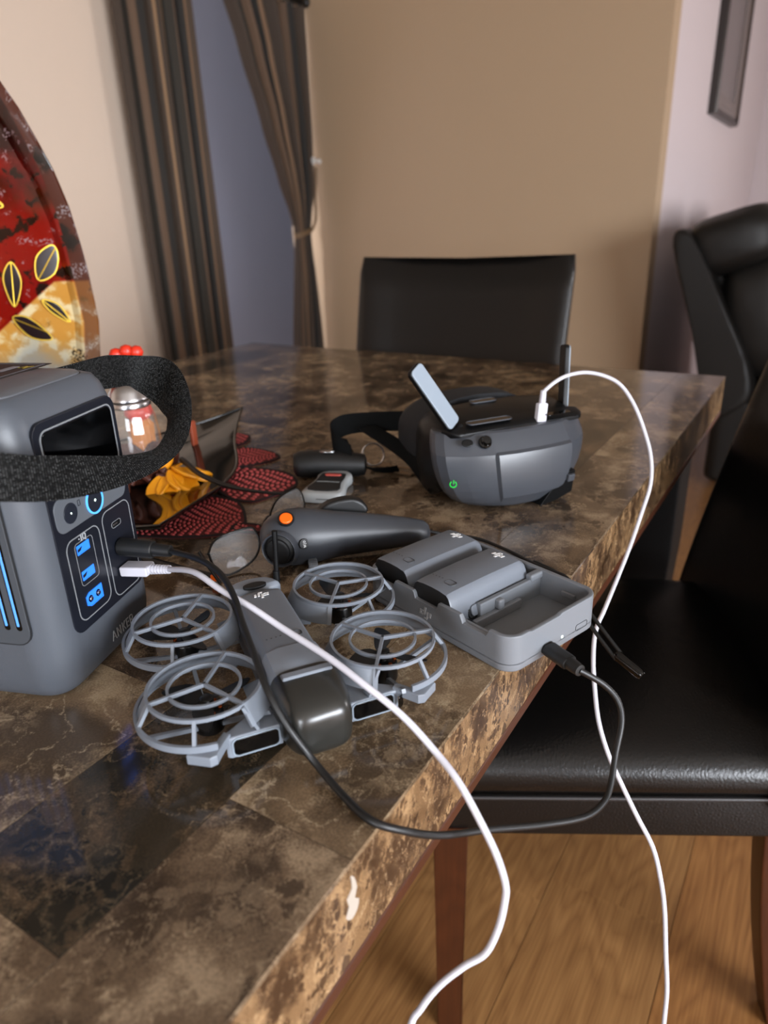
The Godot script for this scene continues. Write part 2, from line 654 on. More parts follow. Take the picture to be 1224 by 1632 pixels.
func build_room() -> void:
	# floor: a base with oak boards; boards are pieces where the photograph shows the floor
	var fl := struct("floor", cuboid(V(-4.4, -0.12, -6.8), V(2.9, -0.012, 3.1)), M.oak_0)
	var rng := RandomNumberGenerator.new()
	rng.seed = 12
	var boards := {}
	for i in 37:
		var x0 := -4.3 + i * 0.193
		var z := -6.7 + rng.randf() * 1.1
		var zs := [-6.8]
		while z < 3.0:
			zs.append(z)
			z += 1.25
		zs.append(3.1)
		var rest := MB.new()
		for k in zs.size() - 1:
			var za: float = zs[k]
			var zb: float = zs[k + 1]
			var near := x0 > -1.3 and x0 < 1.0 and zb > -3.0 and za < -0.1
			var m := MB.new() if near else rest
			var u0 := rng.randf()
			var v0 := rng.randf()
			var g := 0.0006
			var y := 0.0
			var a := V(x0 + g, y, za + g)
			var b := V(x0 + 0.193 - g, y, zb - g)
			var uv0 := Vector2(u0, v0)
			var uv1 := Vector2(u0 + 0.6, v0 + (zb - za) * 0.62)
			m.quad(V(a.x, y, a.z), V(a.x, y, b.z), V(b.x, y, b.z), V(b.x, y, a.z), uv0, Vector2(uv0.x, uv1.y))
			# proper uv: u across, v along
			m.tu = m.tu.slice(0, m.tu.size() - 6)
			m.tu.append_array(PackedVector2Array([uv0, Vector2(uv0.x, uv1.y), uv1, uv0, uv1, Vector2(uv1.x, uv0.y)]))
			var d := -0.012
			for e in [[V(a.x, y, a.z), V(b.x, y, a.z)], [V(b.x, y, a.z), V(b.x, y, b.z)], [V(b.x, y, b.z), V(a.x, y, b.z)], [V(a.x, y, b.z), V(a.x, y, a.z)]]:
				m.quad(e[0], e[1], e[1] + V(0, d, 0), e[0] + V(0, d, 0), uv0, uv0)
			if near:
				part("floorboard", m.mesh(20), M["oak_%d" % rng.randi_range(0, 2)], fl)
		if rest.tv.size():
			var r := part("floorboard_run", rest.mesh(20), M.oak_0, fl)
			r.set_meta("kind", "stuff")

	struct("ceiling", cuboid(V(-4.4, 2.55, -6.8), V(2.9, 2.67, 3.1)), M.paint_ceiling)
	# left wall with the curtained passage
	struct("wall_left", joined([[V(-2.69, 0, -2.35), V(-2.57, 2.55, 3.0)], [V(-2.69, 2.03, -3.4), V(-2.57, 2.55, -2.35)]]), M.paint_left)
	struct("wall_hall", joined([[V(-3.95, 0, -6.4), V(-3.83, 2.55, -0.8)], [V(-3.83, 0, -6.5), V(-2.69, 2.55, -6.38)], [V(-3.83, 0, -0.9), V(-2.69, 2.55, -0.78)], [V(-2.69, 0, -6.5), V(-2.6, 2.55, -3.52)]]), M.paint_hall)
	struct("wall_back", cuboid(V(-2.69, 0, -3.52), V(-0.735, 2.55, -3.4)), M.paint_beige)
	struct("wall_living", joined([[V(-0.855, 0, -6.7), V(-0.735, 2.55, -3.52)], [V(-0.735, 0, -6.8), V(2.8, 2.55, -6.68)]]), M.paint_living)
	# right wall and rear wall, each with a window
	struct("wall_right", joined([[V(2.8, 0, -6.8), V(2.92, 2.55, -4.9)], [V(2.8, 0, -3.5), V(2.92, 2.55, -0.5)], [V(2.8, 0, 1.6), V(2.92, 2.55, 3.1)], [V(2.8, 0, -0.5), V(2.92, 0.62, 1.6)], [V(2.8, 1.82, -0.5), V(2.92, 2.55, 1.6)], [V(2.8, 0, -4.9), V(2.92, 0.75, -3.5)], [V(2.8, 1.85, -4.9), V(2.92, 2.55, -3.5)]]), M.paint_left)
	struct("wall_rear", joined([[V(-2.69, 0, 3.0), V(0.2, 2.55, 3.12)], [V(1.3, 0, 3.0), V(2.92, 2.55, 3.12)], [V(0.2, 0, 3.0), V(1.3, 0.85, 3.12)], [V(0.2, 1.85, 3.0), V(1.3, 2.55, 3.12)]]), M.paint_left)
	window("window_1", V(2.86, 0.62, -0.5), V(2.86, 1.82, 1.6))
	window("window_2", V(0.2, 0.85, 3.06), V(1.3, 1.85, 3.06))
	window("window_3", V(2.86, 0.75, -4.9), V(2.86, 1.85, -3.5))


func window(called: String, a: Vector3, b: Vector3) -> void:
	# white frame with one mullion and two panes, in the plane x or z = constant
	var t := V(0.04, 0, 0) if a.x == b.x else V(0, 0, 0.04)
	var w := V(0, 0, b.z - a.z) if a.x == b.x else V(b.x - a.x, 0, 0)
	var u := w.normalized() * 0.05
	var h := V(0, b.y - a.y, 0)
	var k := V(0, 0.05, 0)
	var o := struct(called, joined([[a - t, a + w + k + t], [a + h - k - t, a + h + w + t], [a + k - t, a + h - k + u + t], [a + w - u + k - t, a + w + h - k + t], [a + w * 0.5 - u * 0.5 + k - t, a + w * 0.5 + u * 0.5 + h - k + t]]), M.white_trim)
	var p := t * 0.05
	part("pane", cuboid(a + u + k - p, a + w * 0.5 - u * 0.5 + h - k + p), M.window_glass, o)
	part("pane", cuboid(a + w * 0.5 + u * 0.5 + k - p, a + w - u + h - k + p), M.window_glass, o)


# cloth hanging from y1 to y0; edge(y) gives the z of both edges, pinch(y) 0..1 deepens the folds
func drape(x: float, ys: Array, za: Array, zb: Array, folds: float, depth: Array, seed_: int) -> ArrayMesh:
	var m := MB.new()
	var rows := []
	var back := []
	var nx := 120
	for i in ys.size():
		var r := PackedVector3Array()
		var rb := PackedVector3Array()
		for j in nx + 1:
			var t := float(j) / nx
			var ph := t * folds * TAU + 0.7 * sin(t * 9.0 + seed_) + 0.25 * sin(ys[i] * 2.1 + t * 4.0)
			var off: float = depth[i] * (sin(ph) + 0.35 * sin(ph * 2.0 + 1.0 + seed_))
			var z: float = lerpf(za[i], zb[i], t) + 0.25 * depth[i] * cos(ph)
			r.append(V(x + off, ys[i], z))
			rb.append(V(x + off - 0.0015, ys[i], z))
		rows.append(r)
		back.append(rb)
	m.grid(rows, false, Vector2(2.0, 1.0))
	back.reverse()
	m.grid(back, false, Vector2(2.0, 1.0))
	return m.mesh(70)


func interp(ks: Array, y: float) -> float:
	for i in ks.size() - 1:
		if y <= ks[i][0] and y >= ks[i + 1][0]:
			var t := smoothstep(ks[i][0], ks[i + 1][0], y)
			return lerpf(ks[i][1], ks[i + 1][1], lerpf(t, (ks[i][0] - y) / (ks[i][0] - ks[i + 1][0]), 0.6))
	return ks[-1][1]


func build_curtains() -> void:
	var ys := []
	for i in 41:
		ys.append(2.024 - i * 0.0501)
	var a := []
	var b := []
	var d := []
	for y in ys:
		a.append(-2.175 - 0.004 * (2.0 - y))
		b.append(-2.60 - 0.008 * (2.0 - y))
		d.append(0.022)
	var lc := thing("curtain", "straight brown striped curtain hanging full length at the left of the passage", "curtain", V(-2.5, 0, -2.39), 0, "curtains of the passage")
	part("cloth", drape(0.0, ys, a.map(func(z): return z + 2.39), b.map(func(z): return z + 2.39), 4.6, d, 1), M.curtain_cloth, lc)
	# the other one is gathered by a tieback
	var ka := [[2.03, -2.79], [1.8, -2.885], [1.5, -3.0], [1.25, -3.095], [1.08, -3.165], [1.0, -3.185], [0.9, -3.175], [0.4, -3.11], [0.0, -3.07]]
	var kb := [[2.03, -3.37], [1.5, -3.365], [1.2, -3.345], [1.08, -3.315], [1.0, -3.30], [0.9, -3.30], [0.4, -3.34], [0.0, -3.37]]
	a = []
	b = []
	d = []
	for y in ys:
		a.append(interp(ka, y) + 3.2)
		b.append(interp(kb, y) + 3.2)
		d.append(lerpf(0.02, 0.012, exp(-pow((y - 1.0) / 0.15, 2))))
	var rc := thing("curtain", "brown striped curtain gathered by a tieback beside the beige wall", "curtain", V(-2.5, 0, -3.2), 0, "curtains of the passage")
	part("cloth", drape(0.0, ys, a, b, 5.4, d, 4), M.curtain_cloth, rc)
	var m := MB.new()
	var ring := []
	for i in 25:
		var t := TAU * i / 24
		ring.append(V(0.034 * cos(t), 1.0 - 0.018 * sin(t), -0.0425 + 0.066 * sin(t)))
	var rows := []
	for q in [-0.013, 0.013]:
		var r := PackedVector3Array()
		for p in ring:
			r.append(p + V(0, q, 0))
		rows.append(r)
	m.grid(rows)
	m.tube(curve([V(0.02, 1.0, -0.09), V(0.03, 1.06, -0.125), V(0.02, 1.18, -0.15), V(0.02, 1.32, -0.168)]), 0.0075, 6)
	part("tieback", m.mesh(50), M.curtain_band, rc)
	m = MB.new()
	m.lathe([Vector2(0.012, 0.0), Vector2(0.012, 0.006), Vector2(0.006, 0.01), Vector2(0.006, 0.045), Vector2(0.017, 0.05), Vector2(0.017, 0.062), Vector2(0.0, 0.064)], 16)
	var hk := thing("tieback_hook", "small white tieback hook on the wall beside the gathered curtain", "hook", V(-2.475, 1.345, -3.40))
	part("knob", m.mesh(), M.hook_white, hk, Transform3D(Basis(V(1, 0, 0), PI / 2), Vector3.ZERO))
	# rod
	var rod := thing("curtain_rod", "black curtain rod with rings above the passage", "curtain rod", V(-2.5, 2.052, -2.77))
	m = MB.new()
	m.tube([V(0, 0, 0.62), V(0, 0, -0.57)], 0.021, 12)
	part("pole", m.mesh(), M.rod_black, rod)
	for s in [0.64, -0.595]:
		m = MB.new()
		m.lathe([Vector2(0.014, -0.03), Vector2(0.024, -0.026), Vector2(0.024, 0.0), Vector2(0.016, 0.012), Vector2(0.026, 0.02), Vector2(0.026, 0.034), Vector2(0.0, 0.036)], 16)
		part("finial", m.mesh(), M.rod_black, rod, Transform3D(Basis(V(1, 0, 0), PI / 2 * signf(s)), V(0, 0, s)))
	for z in [0.5, 0.38, 0.25, 0.17, -0.05, -0.15, -0.26, -0.37, -0.48, -0.56]:
		m = MB.new()
		m.arc_bar(Vector3.ZERO, 0.025, 0, TAU, 0.004, 0.005, 16)
		part("ring", m.mesh(), M.rod_black, rod, Transform3D(Basis(V(1, 0, 0), PI / 2), V(0, -0.006, z)))
	for z in [0.55, -0.53]:
		m = MB.new()
		m.rbox(V(-0.035, 0, z), V(0.07, 0.02, 0.016), 0.002)
		part("bracket", m.mesh(), M.rod_black, rod)


func build_frame() -> void:
	# seen almost edge on, on the side wall of the living room
	var f := thing("picture_frame", "dark and silver picture frame on the pale living room wall above the sofa", "picture frame", V(-0.735, 1.49, -4.78))
	var w := 0.82
	var h := 0.95
	for q in [["moulding", 0.0, 0.035, 0.045, M.frame_dark], ["inner_moulding", 0.035, 0.075, 0.034, M.frame_silver]]:
		var m := MB.new()
		var rows := []
		var prof := [Vector2(0, 0.0), Vector2(0, q[3] * 0.8), Vector2(q[2] * 0.25, q[3]), Vector2(q[2] * 0.6, q[3] * 0.85), Vector2(q[2], q[3] * 0.7), Vector2(q[2], 0.0)]
		for p in prof:
			var i: float = q[1] + p.x
			var z := w / 2 - i
			rows.append(PackedVector3Array([V(p.y, i, -z), V(p.y, i, z), V(p.y, h - i, z), V(p.y, h - i, -z)]))
		m.grid(rows, true)
		part(q[0], m.mesh(25), q[4], f)
	var bead := MB.new()
	for k in 60:
		for s in [-1, 1]:
			var y := 0.05 + k * 0.0143
			var c := V(0.033, y, s * (w / 2 - 0.045))
			bead.xf = Transform3D(Basis(), c)
			bead.lathe([Vector2(0, -0.005), Vector2(0.005, 0), Vector2(0, 0.005)], 6, false)
	bead.xf = Transform3D()
	var bp := part("beading", bead.mesh(60), M.bead_gold, f)
	bp.set_meta("kind", "stuff")
	var m := MB.new()
	m.rbox(V(0.012, h / 2, 0), V(0.006, h - 0.21, w - 0.21), 0.0005)
	part("picture", m.mesh(), M.frame_picture, f)


func build_sofa() -> void:
	var s := thing("sofa", "black leather sofa with puffy back cushions beside the pale wall", "sofa", V(-0.36, 0, -2.93), 0)
	var m := MB.new()
	# local: x forward (to the right), z runs back along the wall (negative)
	m.rbox(V(0.46, 0.20, -0.95), V(0.90, 0.34, 1.88), 0.03, 0.05)
	part("base", m.mesh(), M.sofa_leather, s)
	# side panel of the back, sloping forward towards the seat
	var side := flat_outline([Vector2(0.0, -0.30), Vector2(-0.10, -0.62), Vector2(-0.20, -0.92), Vector2(-0.165, -0.975), Vector2(-0.10, -0.90), Vector2(0.0, -0.72), Vector2(0.12, -0.50), Vector2(0.13, -0.36)], 5)
	m = MB.new()
	m.slab(side, 0.0, 0.16, 0.025, 4)
	part("back_side", m.mesh(50), M.sofa_leather, s, Transform3D(Basis(V(1, 0, 0), PI / 2) * Basis.IDENTITY, V(0, 0, -0.16)).scaled_local(V(1, 1, 1)))
	m = MB.new()
	m.slab(flat_outline([Vector2(0.02, -0.30), Vector2(-0.08, -0.62), Vector2(-0.16, -0.88), Vector2(-0.06, -0.86), Vector2(0.02, -0.70), Vector2(0.10, -0.50), Vector2(0.12, -0.36)], 4), 0.0, 1.72, 0.02, 3)
	part("back_frame", m.mesh(50), M.sofa_leather, s, Transform3D(Basis(V(1, 0, 0), PI / 2), V(0, 0, -1.86)))
	for k in 3:
		# upper roll and lower cushion of each back section
		var z0 := -0.04 - k * 0.60
		for q in [["head_cushion", V(-0.01, 0.925, z0 - 0.29), V(0.185, 0.115, 0.31)], ["back_cushion", V(0.13, 0.66, z0 - 0.29), V(0.15, 0.24, 0.30)]]:
			m = MB.new()
			var rows := []
			for i in 15:
				var a := -PI / 2 + PI * i / 14
				var row := PackedVector3Array()
				for j in 32:
					var b := TAU * j / 32
					var e := func(v: float, n: float) -> float: return signf(v) * pow(absf(v), n)
					var wob := 1.0 + 0.02 * sin(b * 7.0 + k * 2.0) * cos(a) + 0.015 * sin(a * 9.0 + b * 3.0)
					row.append(V(e.call(cos(a), 0.6) * e.call(cos(b), 0.7) * wob, e.call(cos(a), 0.6) * e.call(sin(b), 0.8) * wob, e.call(sin(a), 0.45)) * q[2])
				rows.append(row)
			m.grid(rows, true)
			part(q[0], m.mesh(80), M.sofa_leather, s, Transform3D(Basis(V(0, 0, 1), 0.3), q[1]))
		m = MB.new()
		m.rbox(V(0.62, 0.44, z0 - 0.30), V(0.60, 0.16, 0.58), 0.06, 0.08, 5)
		part("seat_cushion", m.mesh(60), M.sofa_leather, s)
	m = MB.new()
	m.rbox(V(0.60, 0.46, -0.09), V(0.62, 0.36, 0.20), 0.07, 0.08, 5)
	part("armrest", m.mesh(60), M.sofa_leather, s)


# ---------------------------------------------------------------- furniture
func build_table() -> void:
	var t := thing("dining_table", "long dining table with a polished brown marble top and golden stone edge", "table", V(-0.71, 0, -0.53))
	var o := t.position
	var x0 := -1.272
	var x1 := -0.151
	var z0 := -1.41
	var z1 := 0.36
	var rng := RandomNumberGenerator.new()
	rng.seed = 77
	var kinds := [M.stone_brown, M.stone_dark, M.stone_tan]
	var tiles := []
	# edge strips along both long sides, an inner dark strip, then square fields
	var cuts := [z0, -1.17, -0.86, -0.53, -0.20, 0.10, z1]
	for k in 6:
		tiles.append([x1 - 0.079, x1, cuts[k], cuts[k + 1], [0, 2, 0, 2, 0, 0][k]])
		tiles.append([x0, x0 + 0.079, cuts[k], cuts[k + 1], [0, 2, 0, 0, 2, 0][k]])
	cuts = [z0 + 0.079, -1.03, -0.72, -0.41, -0.262, -0.098, 0.13, z1 - 0.079]
	for k in 7:
		tiles.append([x1 - 0.165, x1 - 0.079, cuts[k], cuts[k + 1], [0, 1, 0, 2, 1, 0, 1][k]])
		tiles.append([x0 + 0.079, x0 + 0.165, cuts[k], cuts[k + 1], [1, 0, 1, 0, 1, 0, 1][k]])
	for k in 3:
		var w := (x1 - x0 - 0.158) / 3
		tiles.append([x0 + 0.079 + w * k, x0 + 0.079 + w * (k + 1), z0, z0 + 0.079, k % 2 * 2])
		tiles.append([x0 + 0.079 + w * k, x0 + 0.079 + w * (k + 1), z1 - 0.079, z1, 0])
	var fx := [x0 + 0.165, -0.842, -0.58, x1 - 0.165]
	var fz := [z0 + 0.079, -1.06, -0.79, -0.52, -0.25, 0.02, z1 - 0.079]
	for i in 3:
		for k in 6:
			tiles.append([fx[i], fx[i + 1], fz[k], fz[k + 1], [2, 0, 2, 0, 2][(i + k * 2) % 5]])
	var g := 0.00015
	for q in tiles:
		var m := MB.new()
		m.rbox(V((q[0] + q[1]) / 2, T - 0.006, (q[2] + q[3]) / 2) - o, V(q[1] - q[0] - 2 * g, 0.012, q[3] - q[2] - 2 * g), 0.0002)
		part("top_tile", m.mesh(30), kinds[q[4]], t)
	var m := MB.new()
	m.rbox(V((x0 + x1) / 2, T - 0.0215, (z0 + z1) / 2) - o, V(x1 - x0 - 0.002, 0.018, z1 - z0 - 0.002), 0.0005)
	part("substrate", m.mesh(), M.grout, t)
	# stone edge panels, a little proud, with a small chamfer at the top
	for q in [["x", x1], ["x", x0], ["z", z0], ["z", z1]]:
		var sgn := 1.0 if q[1] == x1 or q[1] == z1 else -1.0
		var lo := z0 if q[0] == "x" else x0
		var hi := z1 if q[0] == "x" else x1
		var n := 4 if q[0] == "x" else 3
		for k in n:
			m = MB.new()
			var a := lo + (hi - lo) * k / n
			var b := lo + (hi - lo) * (k + 1) / n
			var prof := [Vector2(-0.012, T - 0.0126), Vector2(0.0012, T - 0.0126), Vector2(0.0012, T - 0.0004), Vector2(0.0022, T - 0.0014), Vector2(0.003, T - 0.003), Vector2(0.003, T - 0.061), Vector2(0.002, T - 0.062), Vector2(-0.012, T - 0.062)]
			var rows := []
			for e in [a + g, b - g]:
				var r := PackedVector3Array()
				for p in prof:
					var d: float = q[1] + sgn * (p.x - 0.003)
					r.append((V(d, p.y, e) if q[0] == "x" else V(e, p.y, d)) - o)
				rows.append(r)
			m.grid(rows, true)
			m.fan(rows[0], true)
			m.fan(rows[1])
			part("edge_panel", m.mesh(25), M.stone_gold, t)
	for q in [[V(x0, 0.688, z0), V(x0 + 0.03, 0.698, z1)], [V(x1 - 0.03, 0.688, z0), V(x1 + 0.0005, 0.698, z1)], [V(x0 + 0.03, 0.688, z0), V(x1 - 0.03, 0.698, z0 + 0.03)], [V(x0 + 0.03, 0.688, z1 - 0.03), V(x1 - 0.03, 0.698, z1)]]:
		m = MB.new()
		m.rbox((q[0] + q[1]) / 2 - o, q[1] - q[0], 0.002)
		part("edge_trim", m.mesh(), M.trim_wood, t)
	m = MB.new()
	for q in [[V(x0 + 0.09, 0.61, z0 + 0.10), V(x0 + 0.115, 0.69, z1 - 0.1)], [V(x1 - 0.115, 0.61, z0 + 0.10), V(x1 - 0.09, 0.69, z1 - 0.1)], [V(x0 + 0.115, 0.61, z0 + 0.10), V(x1 - 0.115, 0.69, z0 + 0.125)], [V(x0 + 0.115, 0.61, z1 - 0.125), V(x1 - 0.115, 0.69, z1 - 0.1)]]:
		m.rbox((q[0] + q[1]) / 2 - o, q[1] - q[0], 0.002)
	part("under_frame", m.mesh(), M.dark_wood, t)
	for x in [x0 + 0.085, x1 - 0.085]:
		for z in [z0 + 0.085, z1 - 0.085]:
			m = MB.new()
			var pl := MB.rrect(0.105, 0.105, 0.006, 2)
			m.loft(pl, [Vector2(0.022, 0.0), Vector2(0.021, 0.01), Vector2(0.0, 0.45), Vector2(0.0, 0.69)])
			part("leg", m.mesh(), M.dark_wood, t, Transform3D(Basis(), V(x, 0, z) - o))
	# the chipped spot on the near edge panel
	m = MB.new()
	var chip := flat_outline([Vector2(0.0, 0.012), Vector2(0.005, 0.010), Vector2(0.0068, 0.005), Vector2(0.0035, 0.001), Vector2(0.0058, -0.004), Vector2(0.004, -0.012), Vector2(0.0012, -0.015), Vector2(0.0018, -0.007), Vector2(-0.0028, -0.004), Vector2(-0.0015, 0.002), Vector2(-0.0045, 0.007)], 2)
	m.slab(chip, 0.0, 0.0004, 0.0001, 1)
	part("chip_mark", m.mesh(), M.chip_white, t, Transform3D(Basis(V(0, 0, -1), V(1, 0, 0), V(0, -1, 0)), V(x1 - 0.0001, 0.737, -0.196) - o))


# polygon with every corner replaced by a small arc
func round_poly(pts: Array, r: float) -> PackedVector2Array:
	var out := PackedVector2Array()
	var n := pts.size()
	for i in n:
		var p: Vector2 = pts[i]
		var a: Vector2 = p + (pts[(i + n - 1) % n] - p).normalized() * r
		var b: Vector2 = p + (pts[(i + 1) % n] - p).normalized() * r
		for k in 7:
			var t := k / 6.0
			out.append(a.lerp(p, t).lerp(p.lerp(b, t), t))
	return out


func build_chair(label: String, at: Vector3, turn: float) -> Node3D:
	# faces local +z
	var c := thing("dining_chair", label, "chair", at, turn, "dining chairs")
	var W := 0.49
	var m := MB.new()
	var plan := round_poly([Vector2(-W / 2 + 0.03, -0.225), Vector2(W / 2 - 0.03, -0.225), Vector2(W / 2, 0.222), Vector2(0.0, 0.238), Vector2(-W / 2, 0.222)], 0.032)
	m.loft(plan, [Vector2(0.012, 0.418), Vector2(0.002, 0.421), Vector2(-0.006, 0.434), Vector2(-0.007, 0.448), Vector2(0.0, 0.462), Vector2(0.014, 0.474), Vector2(0.04, 0.483), Vector2(0.08, 0.488), Vector2(0.14, 0.491)])
	part("seat", m.mesh(70), M.leather, c)
	m = MB.new()
	m.loft(plan, [Vector2(0.012, 0.358), Vector2(0.002, 0.360), Vector2(0.0, 0.364), Vector2(0.0, 0.414), Vector2(0.004, 0.418)])
	part("seat_band", m.mesh(50), M.leather, c)
	m = MB.new()
	var loop := []
	for p in MB.inset(plan, -0.002):
		loop.append(V(p.x, 0.419, p.y))
	loop.append(loop[0])
	m.tube(loop, 0.0028, 6, false)
	part("piping", m.mesh(70), M.leather_edge, c)
	# back: curved in plan, leaning back
	m = MB.new()
	var front := []
	for i in 17:
		var y := 0.40 + 0.56 * i / 16.0
		var lean := -0.195 - 0.135 * pow((y - 0.40) / 0.575, 1.25)
		var ring := PackedVector3Array()
		var edge := smoothstep(0.96, 0.925, y)
		for j in 40:
			var a := TAU * j / 40
			var cx := signf(cos(a)) * pow(absf(cos(a)), 0.35)
			var sz := signf(sin(a)) * pow(absf(sin(a)), 0.5)
			var hw := (W / 2 + 0.004 + 0.010 * (y - 0.4) / 0.575) * (1.0 - 0.015 * (1 - edge))
			var x := cx * hw
			var dip := -0.018 * (1.0 - cx * cx) * smoothstep(0.7, 0.96, y)
			var z := lean + 0.035 * cx * cx + sz * 0.03 * (0.45 + 0.55 * edge) - 0.03
			ring.append(V(x, y + dip, z))
		front.append(ring)
	m.grid(front, true)
	m.fan(front[0], true)
	m.fan(front[-1])
	part("backrest", m.mesh(60), M.leather, c)
	for sx in [-1, 1]:
		m = MB.new()
		m.loft(MB.rrect(0.042, 0.042, 0.003, 2), [Vector2(0.006, 0.0), Vector2(0.0055, 0.004), Vector2(0.0, 0.37)])
		part("leg", m.mesh(), M.red_wood, c, Transform3D(Basis(), V(sx * (W / 2 - 0.021), 0, 0.195)))
		m = MB.new()
		var rows := []
		for i in 9:
			var t := i / 8.0
			var y := 0.39 * t
			var z := -0.20 - 0.055 * pow(1 - t, 1.6)
			var r := PackedVector3Array()
			for p in MB.rrect(0.038, 0.036 + 0.01 * t, 0.003, 2):
				r.append(V(p.x + sx * (W / 2 - 0.065), y, p.y + z))
			rows.append(r)
		m.grid(rows, true)
		m.fan(rows[0], true)
		m.fan(rows[-1])
		part("leg", m.mesh(), M.red_wood, c)
	return c


# ---------------------------------------------------------------- things on the table
func rel(pts: Array, o: Vector3) -> Array:
	return pts.map(func(p): return p - o)


func to_local_pts(pts: Array, root: Node3D) -> Array:
	var inv := root.transform.affine_inverse()
	return pts.map(func(p): return inv * p)


func rr(cx: float, cy: float, w: float, h: float, r: float) -> PackedVector2Array:
	return MB.rrect(w, h, r, 5, cx, cy)


func slab_mesh(poly: PackedVector2Array, y0: float, y1: float, r := 0.0003, seg := 2) -> ArrayMesh:
	var m := MB.new()
	m.slab(poly, y0, y1, r, seg)
	return m.mesh(45)


func line_mesh(poly: PackedVector2Array, w: float, y0: float, y1: float) -> ArrayMesh:
	var m := MB.new()
	m.outline(poly, w, y0, y1)
	return m.mesh(30)


# maker's letters "dji" as raised blocks, width about 1.7 * h; x to the right, -z up, y out
func letters_dji(h: float, depth: float) -> ArrayMesh:
	var m := MB.new()
	var sl := 0.18
	var boxes := [[0.0, 0.0, 0.27, 0.56], [0.2, 0.0, 0.8, 0.16], [0.2, 0.40, 0.62, 0.56], [0.58, 0.0, 0.86, 1.0], [1.0, -0.2, 1.26, 0.56], [0.72, -0.36, 1.2, -0.18], [1.40, 0.0, 1.66, 0.56]]
	for b in boxes:
		var pl := PackedVector2Array()
		for c in [[b[0], b[1]], [b[2], b[1]], [b[2], b[3]], [b[0], b[3]]]:
			pl.append(Vector2((c[0] + sl * c[1] - 0.85) * h, -(c[1] - 0.3) * h))
		m.slab(pl, 0.0, depth, 0.00005, 1)
	return m.mesh(30)


